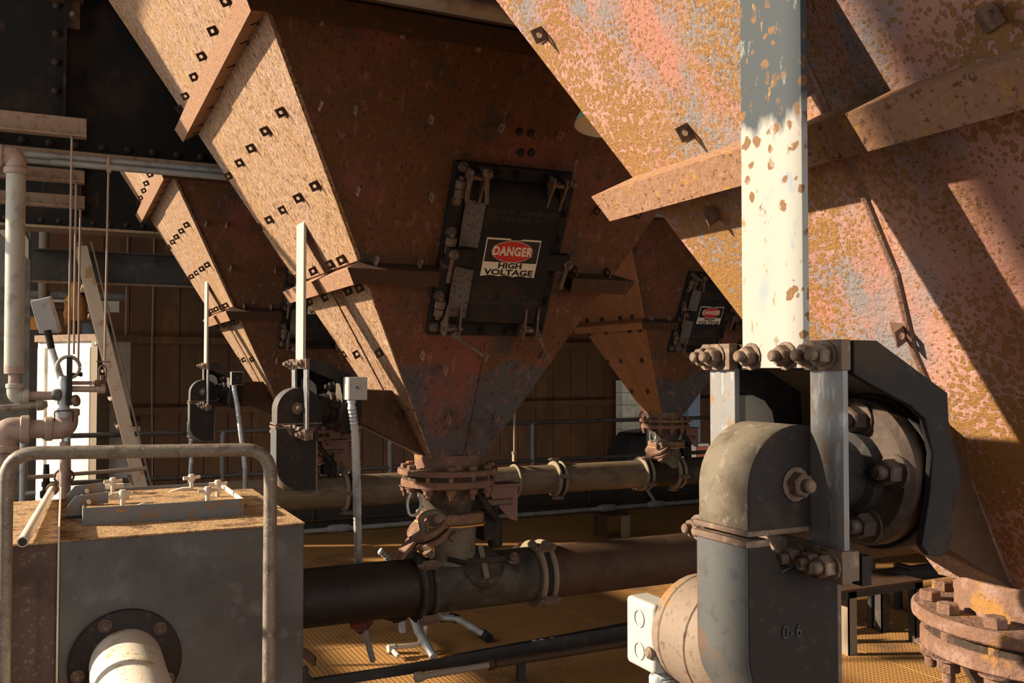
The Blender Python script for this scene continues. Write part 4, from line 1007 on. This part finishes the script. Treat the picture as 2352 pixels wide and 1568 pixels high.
MB().tube([(-0.40, 4.98, 1.600), (-0.10, 4.97, 1.625)], 0.017, 12).lathe((-0.125, 4.97, 1.623), (1, 0, 0.08), [(0.017, 0), (0.026, 0.004), (0.026, 0.028), (0.02, 0.036), (0.012, 0.05)], 12).build('thin_branch', M['rail'], root)
root = thing('regulating_valve', (0.0, 5.0, 1.55), 'upright grey valve with a ring and lever, hanging on the left piping', 'valve')
MB().lathe((-0.008, 5.0, 1.56), (0, 0, 1), [(0.030, 0), (0.038, 0.03), (0.027, 0.05), (0.027, 0.17), (0.020, 0.20)], 20).build('body', M['galv'], root)
MB().box((0.004, 4.955, 1.62), (0.030, 4.985, 1.855)).build('dark_bar', M['iron'], root, 0.003)
MB().tube([(0.012 + 0.050 * math.cos(a), 5.0, 1.805 + 0.052 * math.sin(a)) for a in [2 * PI * k / 24 for k in range(25)]], 0.0095, 10).build('ring', M['grey_pipe'], root)
MB().lathe((-0.02, 4.985, 1.672), (-1, -0.3, 0), [(0.020, 0), (0.030, 0.01), (0.026, 0.03), (0.016, 0.04)], 16).build('union_nut', M['tank'], root)
MB().tube([(0.02, 5.0, 1.770), (0.065, 5.0, 1.770)], 0.008, 8).lathe((0.062, 5, 1.77), (1, 0, 0), [(0.011, 0), (0.012, 0.01), (0.006, 0.014)], 10).build('lever_knob', M['iron'], root)
MB().tube([(0.01, 4.98, 1.700), (0.145, 4.98, 1.697)], 0.015, 12).lathe((0.14, 4.98, 1.697), (1, 0, 0), [(0.017, 0), (0.023, 0.004), (0.023, 0.035), (0.014, 0.042)], 12).build('side_branch', M['dust_pipe'], root)
MB().tube([(0.01, 5.0, 1.728), (0.12, 5.0, 1.728)], 0.010, 10).build('side_branch', M['dust_pipe'], root)
MB().lathe((0.032, 4.98, 1.64), (1, -0.4, 0.2), [(0.022, 0), (0.028, 0.006), (0.028, 0.026), (0.018, 0.032)], 8).build('plug', M['bolt'], root)
MB().tube([(-0.045, 4.97, 1.54), (-0.045, 4.97, 1.595), (0.035, 4.96, 1.595), (0.035, 4.96, 1.54)], 0.003, 6, 0.012).build('wire_bail', M['iron'], root)
root = thing('toggle_valve', (0.165, 5.0, 1.70), 'small cluttered hose valve at the foot of the right-hand pull rod', 'valve')
MB().lathe((0.165, 5.0, 1.705), (0, 0, 1), [(0.014, 0), (0.020, 0.008), (0.020, 0.03), (0.012, 0.036), (0.012, 0.06)], 10).build('body', M['bolt'], root)
MB().tube([(0.15, 4.99, 1.735), (0.148, 4.99, 1.80), (0.165, 4.99, 1.82), (0.182, 4.99, 1.80), (0.18, 4.99, 1.735)], 0.0045, 6, 0.015).build('yoke', M['bolt'], root)
MB().bar((0.135, 4.985, 1.834), (0.20, 4.985, 1.830), 0.008, 0.006).build('cross_piece', M['bolt'], root)
MB().hexnut((0.15, 4.97, 1.725), (-1, -0.5, 0.2), 0.018, 0.02, 0.01).build('plug', M['bolt'], root)
root = thing('drain_valve', (0.0, 5.1, 1.25), 'chain wheel valve low on the left, seen under the hoop handrail', 'valve')
MB().lathe((0.0, 5.1, 1.22), (0, 0, 1), [(0.024, 0), (0.034, 0.02), (0.034, 0.06), (0.024, 0.09)], 16).build('body', M['dust_pipe'], root)
MB().tube([(0.0 + 0.043 * math.cos(a), 5.06, 1.268 + 0.036 * math.sin(a)) for a in [2 * PI * k / 20 for k in range(21)]], 0.006, 6).build('hand_wheel', M['bolt'], root)
MB().tube([(-0.16, 5.12, 1.265), (0.38, 5.12, 1.285)], 0.0105, 10).build('spindle', M['rod'], root)
root = thing('stand_pipe', (-0.1, 5.4, 0), 'dark upright pipe with a cap between the handrail and the white cabinet', 'pipe')
MB().tube([(-0.083, 5.4, 0.0), (-0.083, 5.4, 1.30)], 0.013, 12).lathe((-0.083, 5.4, 1.12), (0, 0, 1), [(0.016, 0), (0.030, 0.01), (0.030, 0.04), (0.018, 0.05), (0.014, 0.16)], 14).build('pipe_length', M['iron'], root)
MB().tube([(-0.19, 5.35, 0.0), (-0.19, 5.35, 1.52)], 0.016, 12).build('pipe_length', M['galv_dull'], root)
MB().tube([(-0.19, 5.35, 1.16), (-0.13, 5.35, 1.162)], 0.012, 10).build('pipe_length', M['galv_dull'], root)

# angle arms and the pull rods that hang from them
for k, (z, l, y, x1) in enumerate(((2.985, 'uppermost of the three brown angle arms at the left edge', 5.0, 0.078), (2.772, 'middle one of the three brown angle arms at the left edge', 5.15, 0.074), (2.66, 'lowest of the three brown angle arms at the left edge', 5.25, 0.078))):
    h_ = 0.095 if k == 0 else 0.062
    root = thing('angle_arm', (-0.3, y, z), l, 'arm', 'brown angle arms')
    MB().box((-0.9, y, z - h_ / 2), (x1, y + 0.008, z + h_ / 2)).build('upright_leg', M['arm'], root)
    MB().box((-0.9, y - 0.055, z - h_ / 2 - 0.008), (x1, y + 0.008, z - h_ / 2)).build('flat_leg', M['arm'], root)
for x, y, z0, z1, l in ((0.013, 4.965, 1.86, 2.935, 'long thin pull rod nearest the left, hanging from the top arm'), (0.036, 5.11, 1.87, 2.735, 'short thin pull rod hanging from the middle arm'), (0.058, 5.21, 1.84, 2.62, 'thin pull rod hanging from the lowest arm')):
    root = thing('pull_rod', (x, y, z0), l, 'rod', 'pull rods')
    MB().tube([(x, y, z0), (x, y, z1)], 0.0052, 8).build('rod', M['rod'], root)
    MB().hexnut((x, y, z1 - 0.012), (0, 0, 1), 0.012, 0.012).build('nut', M['bolt'], root)
root = thing('pull_rod', (0.178, 5.0, 1.83), 'hooked pull rod standing apart, right of the other rods', 'rod')
MB().tube([(0.174, 5.0, 1.84), (0.182, 5.05, 2.80)], 0.0052, 8).build('rod', M['rod'], root)
MB().tube([(0.182, 5.05, 2.79), (0.182, 5.05, 2.84), (0.187, 5.06, 2.87), (0.192, 5.07, 2.85)], 0.008, 8, 0.01).box((0.174, 5.04, 2.785), (0.194, 5.07, 2.82)).build('hook', M['rod'], root)

# ------------------------------------------------------------------ girders, conduits, beams overhead
def girder(y, x0, x1, z0, z1, label, fm, stiff):
    root = thing('plate_girder', ((x0 + x1) / 2, y, z0), label, 'girder', 'riveted plate girders')
    MB().box((x0, y, z0), (x1, y + 0.02, z1)).build('web', M['girder'], root)
    MB().box((x0, y - 0.13, z0 - 0.02), (x1, y + 0.15, z0)).build('bottom_flange', fm or M['flange_dust'], root)
    MB().box((x0, y - 0.012, z0), (x1, y, z0 + 0.10)).build('flange_angle', M['girder'], root)
    n = int((min(x1, x0 + 2.6) - x0) / 0.125)
    for i in range(n): put(RIVET_ME, 'rivet', root, (x0 + 0.06 + i * 0.125, y - 0.012, z0 + 0.055), (0, -1, 0)).scale = (1.35, 1.35, 1.35)
    for xs in stiff:
        MB().box((xs - 0.045, y - 0.012, z0 + 0.10), (xs + 0.045, y, z1)).build('stiffener', M['girder'], root)
        MB().box((xs + 0.03, y - 0.09, z0 + 0.10), (xs + 0.045, y - 0.012, z1)).build('stiffener', M['girder'], root)
        for i in range(8): put(RIVET_ME, 'rivet', root, (xs - 0.005, y - 0.012, z0 + 0.18 + i * 0.15), (0, -1, 0)).scale = (1.35, 1.35, 1.35)
    return root
girder(5.33, -1.15, 6.0, 2.91, 4.6, 'dark riveted girder at the top left above the grey conduits', 0, (-0.06, -0.75))
girder(8.2, -1.0, 7.5, 2.92, 4.6, 'dark riveted girder farther back, above the slate grey beam', 0, (0.05,))
girder(2.52, 0.10, 6.0, 2.925, 4.2, 'girder at the top centre between the central and the pink hopper', M['band_shaded'], ())
root = thing('gusset_block', (-0.02, 5.2, 3.5), 'dark rusty bracket on the girder at the top left corner', 'bracket')
MB().box((-0.13, 5.12, 3.70), (0.06, 5.318, 4.0)).box((-0.03, 5.26, 3.56), (0.045, 5.318, 3.70)).build('bracket_plate', M['brown_steel'], root)
put(BOLT_ME, 'bolt', root, (0.01, 5.26, 3.63), (0, -1, 0))
for k, (dy, dz, l) in enumerate(((0.0, 0.0, 'upper grey conduit running under the near girder at the left'), (-0.02, -0.036, 'lower grey conduit running under the near girder at the left'), (0.045, -0.022, 'rear grey conduit running under the near girder at the left'))):
    tag(MB().tube([(-0.3 + 0.22 * (k == 1), 5.17 + dy, 2.868 + dz), (6.0, 5.17 + dy, 2.868 + dz)], 0.0165, 12).build('conduit', M['galv_dull']), l, 'conduit', 'conduits under the near girder')
for k, (dy, dz, rr, l) in enumerate(((0.0, 0.0, 0.026, 'thicker grey pipe at the top centre edge of the picture'), (-0.05, 0.035, 0.014, 'thinner conduit beside the grey pipe at the top centre edge'))):
    tag(MB().tube([(0.25, 2.36 + dy, 2.812 + dz), (6.0, 2.36 + dy, 2.812 + dz)], rr, 14).build('conduit', M['galv_dull']), l, 'conduit')
root = thing('cross_beam', (1.0, 9.5, 2.6), 'slate grey channel beam crossing at the left, in front of the back wall', 'beam')
MB().box((-0.29, 9.50, 2.60), (6.5, 9.515, 2.88)).build('web', M['grey_beam'], root)
MB().box((-0.29, 9.42, 2.585), (6.5, 9.515, 2.60)).build('bottom_flange', M['flange_dust'], root)
MB().box((-0.29, 9.42, 2.88), (6.5, 9.515, 2.892)).build('top_flange', M['grey_beam'], root)
root = thing('end_column', (-0.6, 9.2, 0), 'stained grey column at the left edge behind the riser pipe', 'column')
MB().box((-0.62, 9.0, -0.8), (-0.335, 9.12, 3.0)).build('shaft', M['concrete'], root)
MB().box((-0.335, 8.97, -0.8), (-0.285, 9.12, 3.2)).build('edge_strip', M['concrete'], root)
MB().prism([(-0.62, 3.32), (-0.52, 3.32), (-0.30, 2.90), (-0.30, 2.74), (-0.62, 3.05)], (0, 8.95, 0), (1, 0, 0), (0, 0, 1), (0, 1, 0), 0.04).build('haunch', M['cream'], root)

# ------------------------------------------------------------------ far left: cabinet, floodlight, stair, flanged pipe
root = thing('white_cabinet', (-0.268, 11.10, -0.8), 'sunlit white steel cabinet at the far left behind the valves', 'cabinet')
def CB(x0, x1, y0, y1, z0, z1): return MB().box((-0.268 + x0, 11.10 + y0, z0), (-0.268 + x1, 11.10 + y1, z1))
CB(0, 0.90, 0.0, 0.45, -0.8, 2.08).build('carcass', M['white'], root)
CB(0.02, 0.14, -0.02, 0.0, -0.7, 2.02).build('door', M['white'], root, 0.004)
CB(0.20, 0.87, -0.02, 0.0, -0.7, 2.02).build('door', M['white'], root, 0.004)
CB(-0.02, 1.02, -0.03, 0.45, 2.08, 2.15).build('top_trim', M['arm'], root)
CB(0.905, 1.0, -0.03, 0.12, -0.8, 2.08).build('corner_post', M['clamp'], root)
root.rotation_euler.z = -0.95
root = thing('pale_screen', (0.58, 11.75, -0.8), 'pale beige screen of two sheets standing behind the steep stair', 'screen')
MB().box((0.40, 11.75, -0.8), (0.58, 11.78, 1.62)).build('sheet', M['white'], root)
MB().box((0.59, 11.75, -0.8), (0.80, 11.78, 1.12)).build('sheet', M['stair'], root)
MB().box((0.37, 11.72, -0.8), (0.40, 11.78, 1.66)).build('stile', M['white'], root)
MB().tube([(0.42, 11.68, 1.16), (0.80, 11.68, 1.18)], 0.06, 14).build('cross_tube', M['brown_steel'], root)
root = thing('floodlight', (-0.02, 6.2, 1.65), 'silver floodlight on a slanting pole at the left, against the white cabinet', 'lamp')
MB().prism([(-0.052, -0.115), (0.062, -0.105), (0.050, 0.115), (-0.062, 0.080)], at(100, 724, Y=6.2) + V3((0.005, 0, 0)), V3((1, 0.25, 0)).normalized(), V3((-0.22, 0, 1)).normalized(), V3((0.25, 1, 0.2)).normalized(), 0.06).build('head', M['galv'], root, 0.004)
MB().tube([at(109, 758, Y=6.2), at(118, 800, Y=6.2)], 0.021, 14).build('socket', M['guard'], root)
MB().tube([at(115, 790, Y=6.2), at(152, 905, Y=6.2), at(156, 1100, Y=6.2), V3((-0.02, 6.2, 0.0))], 0.019, 12).build('pole', M['galv'], root)
root = thing('flanged_pipe', (-0.05, 11.3, 2.4), 'rusty pipe run with an orange flange at the far left under the grey beam', 'pipe')
MB().tube([(-0.5, 11.3, 2.60), (0.6, 11.3, 2.60)], 0.045, 14).build('pipe_length', M['concrete'], root)
MB().tube([(-0.5, 11.2, 2.47), (0.15, 11.2, 2.47)], 0.05, 14).build('pipe_length', M['brown_steel'], root)
MB().lathe((-0.02, 11.2, 2.40), (1, 0, 0), [(0.05, 0), (0.15, 0.005), (0.15, 0.04), (0.05, 0.045)], 24).build('flange', M['orange'], root)
MB().box((-0.5, 11.25, 2.22), (-0.10, 11.35, 2.36)).build('bracket', M['orange'], root)
MB().lathe((0.09, 11.2, 2.32), (0, 0, 1), [(0.10, 0), (0.12, 0.05), (0.12, 0.22), (0.06, 0.30), (0.06, 0.42)], 20).build('dome', M['orange'], root)
MB().box((-0.5, 11.6, 2.45), (0.55, 11.7, 2.62)).build('backing_plate', M['block'], root)
MB().tube([(-0.23, 11.25, 2.36), (-0.23, 11.25, 6.0)], 0.05, 12).build('pipe_length', M['clamp'], root)
tag(MB().lathe((0.33, 12.3, -0.8), (0, 0, 1), [(0.16, 0), (0.165, 0.01), (0.165, 3.12), (0.15, 3.15)], 24).build('tall_cylinder', M['drum']), 'tall dark blue grey cylinder behind the white cabinet at the far left', 'tank')
root = thing('steep_stair', (0.5, 9.3, 0.0), 'steep pale steel stair leaning at the far left', 'stair')
def stair_pt(t, y): return V3((0.108 + 0.595 * t, y, 2.90 + (0.45 - 2.90) * t))
MB().bar(stair_pt(0, 9.2), stair_pt(1.17, 9.2), 0.11, 0.02, (0, 1, 0)).build('stringer', M['stair'], root)
MB().bar(stair_pt(-0.05, 9.85) + V3((0.02, 0, 0)), stair_pt(1.17, 9.85) + V3((0.02, 0, 0)), 0.07, 0.02, (0, 1, 0)).build('stringer', M['arm'], root)
for k in range(11):
    c = stair_pt(0.04 + k * 0.105, 9.52)
    MB().box((c.x - 0.075, 9.21, c.z - 0.012), (c.x + 0.05, 9.84, c.z + 0.012)).build('tread', M['stair'] if k % 2 else M['arm'], root)
MB().tube([stair_pt(-0.02, 9.18) + V3((0.10, 0, 0)), stair_pt(1.17, 9.18) + V3((0.085, 0, 0))], 0.009, 8).build('handrail', M['rod'], root)
MB().tube([stair_pt(0.05, 9.9) + V3((-0.03, 0, 0)), stair_pt(1.1, 9.9) + V3((-0.03, 0, 0))], 0.009, 8).build('handrail', M['rod'], root)

# thin wires hanging in front of the back wall
for px, y0_, y1_, lbl in ((291, 655, 1000, 'hanging wire nearest the stair, before the brown back wall'), (352, 655, 1020, 'hanging wire farther right of the stair, before the brown back wall')):
    tag(MB().tube([at(px + 3, y0_, Y=12.3), at(px - 4, (y0_ + y1_) / 2, Y=12.3), at(px + 1, y1_ + 60, Y=12.3)], 0.008, 6) if False else MB().tube([at(px + 3, y0_, Y=12.97) + V3((0, 0, 2.4)), at(px - 4, (y0_ + y1_) / 2, Y=12.97), at(px + 1, y1_ + 60, Y=12.97) - V3((0, 0, 1.0))], 0.008, 6).build('wire', M['rod']), lbl, 'wire')

# ------------------------------------------------------------------ guard rail along the walkway
root = thing('walkway_railing', (4.5, 10.26, 0.44), 'dark two-bar guard railing along the far edge of the walkway', 'railing')
MB().tube([(-0.2, 10.26, 1.125), (11.0, 10.26, 1.125)], 0.026, 12).build('top_rail', M['far_rail'], root)
MB().tube([(-0.2, 10.26, 0.655), (11.0, 10.26, 0.655)], 0.026, 12).build('mid_rail', M['far_rail'], root)
for x in (0.0, 1.52, 3.39, 5.24, 6.96, 8.9): MB().tube([(x, 10.26, 0.43), (x, 10.26, 1.125)], 0.028, 12).build('post', M['galv_dull'], root)
root = thing('floor_conduit', (5.0, 10.0, 0.04), 'grey conduit on the floor along the kerb, with pull fittings', 'conduit')
MB().tube([(0.6, 10.0, 0.04), (11.0, 10.0, 0.04)], 0.027, 12).build('tube', M['galv_dull'], root)
for x in (2.72, 6.15, 6.9, 8.0):
    MB().lathe((x - 0.13, 10.0, 0.045), (1, 0, 0), [(0.03, 0), (0.040, 0.02), (0.046, 0.07), (0.046, 0.19), (0.040, 0.24), (0.03, 0.26)], 14).build('fitting', M['galv_dull'], root)
MB().tube([(6.9, 10.0, 0.05), (6.72, 10.1, 0.36)], 0.022, 10).build('branch', M['galv_dull'], root)
root = thing('kerb_pipe', (5.0, 10.11, 0.13), 'thin brown pipe clipped along the kerb above the grey conduit', 'pipe')
MB().tube([(0.6, 10.105, 0.13), (11.0, 10.105, 0.13)], 0.016, 10).build('tube', M['brown_steel'], root)
for x in (2.45, 4.2, 5.95): MB().tube([(x, 10.10, 0.11), (x, 10.09, 0.17), (x + 0.02, 10.12, 0.25)], 0.014, 8).build('clip', M['brown_steel'], root)

# ------------------------------------------------------------------ stools, bench, floor channel, small pipes
root = thing('steel_stool', (5.3, 8.55, 0), 'small bare steel frame on the floor beyond the central outlet', 'stand')
MB().box((5.16, 8.40, 0.225), (5.46, 8.66, 0.240)).build('top', M['brown_steel'], root)
MB().box((5.16, 8.62, 0.0), (5.21, 8.66, 0.225)).build('leg', M['brown_steel'], root)
MB().box((5.35, 8.40, 0.0), (5.46, 8.415, 0.225)).build('leg', M['clamp'], root)
MB().box((5.16, 8.40, 0.0), (5.175, 8.60, 0.225)).build('leg', M['brown_steel'], root)
root = thing('low_bench', (4.75, 4.5, 0), 'low dark steel bench on the floor behind the large vibrator', 'bench')
b0 = V3((4.36, 4.36, 0))
MB().box((4.36, 4.34, 0.395), (5.10, 4.68, 0.41)).build('top', M['brown_steel'], root)
MB().box((4.36, 4.34, 0.335), (4.375, 4.68, 0.395)).build('apron', M['clamp'], root)
MB().box((4.375, 4.34, 0.355), (5.10, 4.352, 0.395)).build('apron', M['channel'], root)
for x, y in ((4.44, 4.34), (5.03, 4.34), (4.44, 4.62), (5.03, 4.62)):
    MB().box((x, y, 0.0), (x + 0.07, y + 0.008, 0.395)).box((x, y, 0.0), (x + 0.008, y + 0.06, 0.395)).build('leg', M['clamp'] if x < 4.6 else M['channel'], root)
root = thing('floor_channel', (2.8, 4.8, 0.0), 'dark steel channel beam on short legs crossing the floor at the bottom centre', 'beam')
MB().prism([(1.16, 0.150), (4.3, 0.160), (4.3, 0.282), (1.16, 0.194)], (0, 4.77, 0), (1, 0, 0), (0, 0, 1), (0, 1, 0), 0.008).build('web', M['channel'], root)
MB().box((1.16, 4.778, 0.155), (4.3, 4.91, 0.163)).build('floor_flange', M['channel'], root)
MB().prism([(2.0, 0.150), (4.3, 0.160), (4.3, 0.262), (2.0, 0.178)], (0, 4.905, 0), (1, 0, 0), (0, 0, 1), (0, 1, 0), 0.008).build('back_web', M['channel'], root)
MB().box((1.10, 4.72, 0.13), (1.16, 5.06, 0.215)).build('end_frame', M['channel'], root)
for x in (1.13, 2.36, 3.6): MB().box((x, 4.80, 0.0), (x + 0.045, 4.83, 0.155)).build('leg', M['channel'], root)
for x in (2.55, 2.62, 2.50): MB().ring((x, 4.84, 0.20), (0.3, 0.4, 1), 0.02, 0.032, 0.008).build('washer', M['galv_dull'], root)
MB().box((1.10, 4.65, 0.0), (1.115, 4.70, 0.30)).build('leg', M['channel'], root)
MB().bar((1.04, 5.15, 0.37), (1.17, 4.74, 0.30), 0.012, 0.05).build('brace', M['brown_steel'], root)
root = thing('trough_pipe', (1.9, 4.6, 0.2), 'thin brown pipe with an elbow end under the floor channel', 'pipe')
MB().tube([(1.66, 4.6, 0.19), (2.11, 4.6, 0.195)], 0.017, 12).lathe((1.655, 4.6, 0.19), (1, 0, 0), [(0.014, 0), (0.026, 0.006), (0.028, 0.03), (0.02, 0.06)], 14).build('tube', M['rod'], root)
MB().lathe((2.08, 4.6, 0.195), (1, 0, 0), [(0.018, 0), (0.028, 0.003), (0.028, 0.03), (0.018, 0.034)], 14).tube([(2.12, 4.6, 0.195), (3.4, 4.6, 0.20)], 0.02, 12).build('coupling', M['brown_steel'], root)
root = thing('drain_pipe', (2.15, 5.5, 0.1), 'pale grey drain pipe with elbows lying on the floor, left one under the coupling', 'pipe')
MB().tube([at(948, 1415, Z=0.16), at(960, 1448, Z=0.13), at(996, 1508, Z=0.026)], 0.026, 14).build('tube', M['galv'], root)
MB().tube([at(978, 1440, Z=0.14), at(972, 1478, Z=0.06), at(897, 1488, Z=0.06), at(915, 1506, Z=0.03)], 0.016, 10, 0.05).build('branch', M['cream'], root)
for p in (at(972, 1473, Z=0.06), at(900, 1488, Z=0.06)): MB().lathe(p - V3((0.03, 0, 0)), (1, 0, 0), [(0.018, 0), (0.025, 0.005), (0.025, 0.05), (0.018, 0.055)], 12).build('joint', M['cream'], root)
MB().lathe(at(900, 1500, Z=0.0), (0, 0, 1), [(0.03, 0), (0.03, 0.06)], 14).build('foot', M['brown_steel'], root)
root = thing('drain_pipe', (2.4, 5.7, 0.1), 'pale drain pipe with a black end cap on the floor under the tee', 'pipe')
MB().tube([at(1004, 1390, Z=0.26), at(1007, 1417, Z=0.16), at(1050, 1420, Z=0.14), at(1122, 1463, Z=0.03)], 0.022, 12, 0.04).build('tube', M['galv'], root)
MB().tube([at(1108, 1455, Z=0.044), at(1124, 1466, Z=0.031)], 0.031, 12).build('end_cap', M['iron'], root)
MB().tube([at(1037, 1416, Z=0.14), at(1050, 1421, Z=0.14)], 0.030, 12).build('coupling', M['iron'], root)
MB().tube([at(1012, 1421, Z=0.14), at(1037, 1419, Z=0.14)], 0.024, 12).build('coupling', M['brown_steel'], root)
root = thing('black_floor_pipe', (5.8, 4.95, 0.3), 'black pipe with a strap clamp behind the low bench', 'pipe')
MB().tube([(4.3, 4.95, 0.27), (8.5, 4.95, 0.27)], 0.058, 18).build('tube', M['channel'], root)
MB().box((5.60, 4.87, 0.0), (5.66, 4.90, 0.32)).box((5.60, 5.0, 0.0), (5.66, 5.03, 0.32)).box((5.60, 4.87, 0.325), (5.66, 5.03, 0.34)).build('strap_clamp', M['channel'], root)
root = thing('floor_post', (5.3, 4.88, 0), 'slim upright conduit rising from the floor beside the low bench', 'conduit')
MB().tube([(5.06, 4.75, 0.0), (5.16, 4.80, 0.85)], 0.024, 12).build('tube', M['channel'], root)
MB().hexnut((5.12, 4.72, 0.47), (1, -0.5, 0), 0.028, 0.03, 0.02).build('lug', M['brown_steel'], root)
tag(MB().tube([at(872, 1264, Y=4.5), at(886, 1274, Y=4.5), at(903, 1296, Y=4.5), at(915, 1330, Y=4.55), at(925, 1450, Y=4.7) ], 0.016, 10, 0.03, 4, ribs=(0.009, 0.004)).build('flexible_conduit', M['galv']), 'stub of ribbed conduit sticking up behind the dark pipe', 'conduit')
# rag and torn lagging hanging under the pipe
def lump(c, rx, ry, rz, m, name, seed, parent=None):
    rnd = random.Random(seed); rings = []
    for i in range(7):
        t = i / 6; rr = math.sin(PI * (0.12 + 0.8 * t))
        rings.append([V3(c) + V3((math.cos(a) * rx * rr * rnd.uniform(0.55, 1.2), math.sin(a) * ry * rr * rnd.uniform(0.55, 1.2), rz * (1 - 2 * t) + rnd.uniform(-0.2, 0.2) * rz)) for a in [2 * PI * k / 11 for k in range(11)]])
    return MB().loft(rings).build(name, m, parent)
tag(lump((1.19, 4.0, 0.675), 0.055, 0.03, 0.045, M['rag'], 'rag', 3), 'dark red rag hanging under the dark pipe beside the tank', 'rag')
tag(lump((1.345, 3.96, 0.695), 0.07, 0.03, 0.024, M['dark_pipe'], 'torn_lagging', 5), 'torn flake of lagging under the left pipe coupling', 'lagging')

# ------------------------------------------------------------------ pendant lamp and the far right background
lp = at(1392, 268, Y=2.6)
root = thing('pendant_lamp', lp, 'green enamel lamp shade peeping out from behind the pink hopper', 'lamp')
lz = V3((0.10, 0.12, 1)).normalized()
MB().lathe(lp - lz * 0.03, lz, [(0.106, 0), (0.103, 0.008), (0.080, 0.055), (0.040, 0.095), (0.030, 0.13), (0.026, 0.16)], 36, cap=False).build('shade', M['lamp_green'], root)
MB().lathe(lp - lz * 0.0298, lz, [(0.104, 0), (0.101, 0.008), (0.078, 0.053), (0.036, 0.092), (0.008, 0.094)], 36, cap=False).build('shade_lining', M['lamp_inside'], root)
MB().lathe(lp - lz * 0.01, lz, [(0.012, 0), (0.024, 0.015), (0.018, 0.05), (0.012, 0.08)], 16).build('bulb', M['lamp_inside'], root)
MB().tube([lp + lz * 0.12, lp + lz * 0.20, lp + V3((0.06, -0.08, 0.42)), V3((lp.x + 0.06, 2.52, 3.05))], 0.008, 8, 0.05).build('stem', M['iron'], root)
root = thing('block_wall_end', (8.6, 12.85, -0.8), 'pale block wall with a red painted loop behind the far hopper', 'wall piece')
for i in range(5):
    for j in range(12):
        MB().box((8.15 + i * 0.26, 12.75, -0.8 + j * 0.2 + 0.006), (8.404 + i * 0.26, 12.95, -0.6 + j * 0.2)).build('block', M['block'], root)
MB().tube([(8.52, 12.745, 0.85), (8.46, 12.745, 1.02), (8.56, 12.745, 1.12), (8.68, 12.745, 1.06), (8.66, 12.745, 0.80)], 0.018, 6, 0.08).tube([(8.47, 12.745, 0.55), (8.50, 12.745, 0.85), (8.70, 12.745, 0.55)], 0.016, 6, 0.04).build('red_mark', M['red_paint'], root)
tag(MB().box((9.27, 12.5, -0.8), (9.52, 12.62, 1.65)).build('post', M['blue_grey'], None, 0.01), 'blue grey post far back, right of the far outlet', 'post')
tag(MB().loft([[V3((7.25 + 0.02 * k, 11.2, -0.8)) for k in (0,)] + [V3((8.1, 11.2, -0.8)), V3((8.1, 11.9, -0.8)), V3((7.25, 11.9, -0.8))], [V3((7.3, 11.25, 0.55)), V3((8.1, 11.2, 0.75)), V3((8.1, 11.9, 0.75)), V3((7.3, 11.9, 0.55))], [V3((7.45, 11.35, 0.86)), V3((8.0, 11.35, 0.90)), V3((8.0, 11.8, 0.90)), V3((7.45, 11.8, 0.86))]]).build('covered_machine', M['black_cloth'], None, 0.06), 'black covered machine behind the railing at the far right', 'machine')
root = thing('notice_box', (8.95, 12.1, -0.8), 'white box with a red panel beyond the far outlet', 'box')
MB().box((8.55, 12.0, -0.8), (9.3, 12.2, 0.60)).build('case', M['block'], root, 0.01)
MB().box((9.05, 11.985, 0.05), (9.27, 12.0, 0.55)).build('panel', M['red_paint'], root)
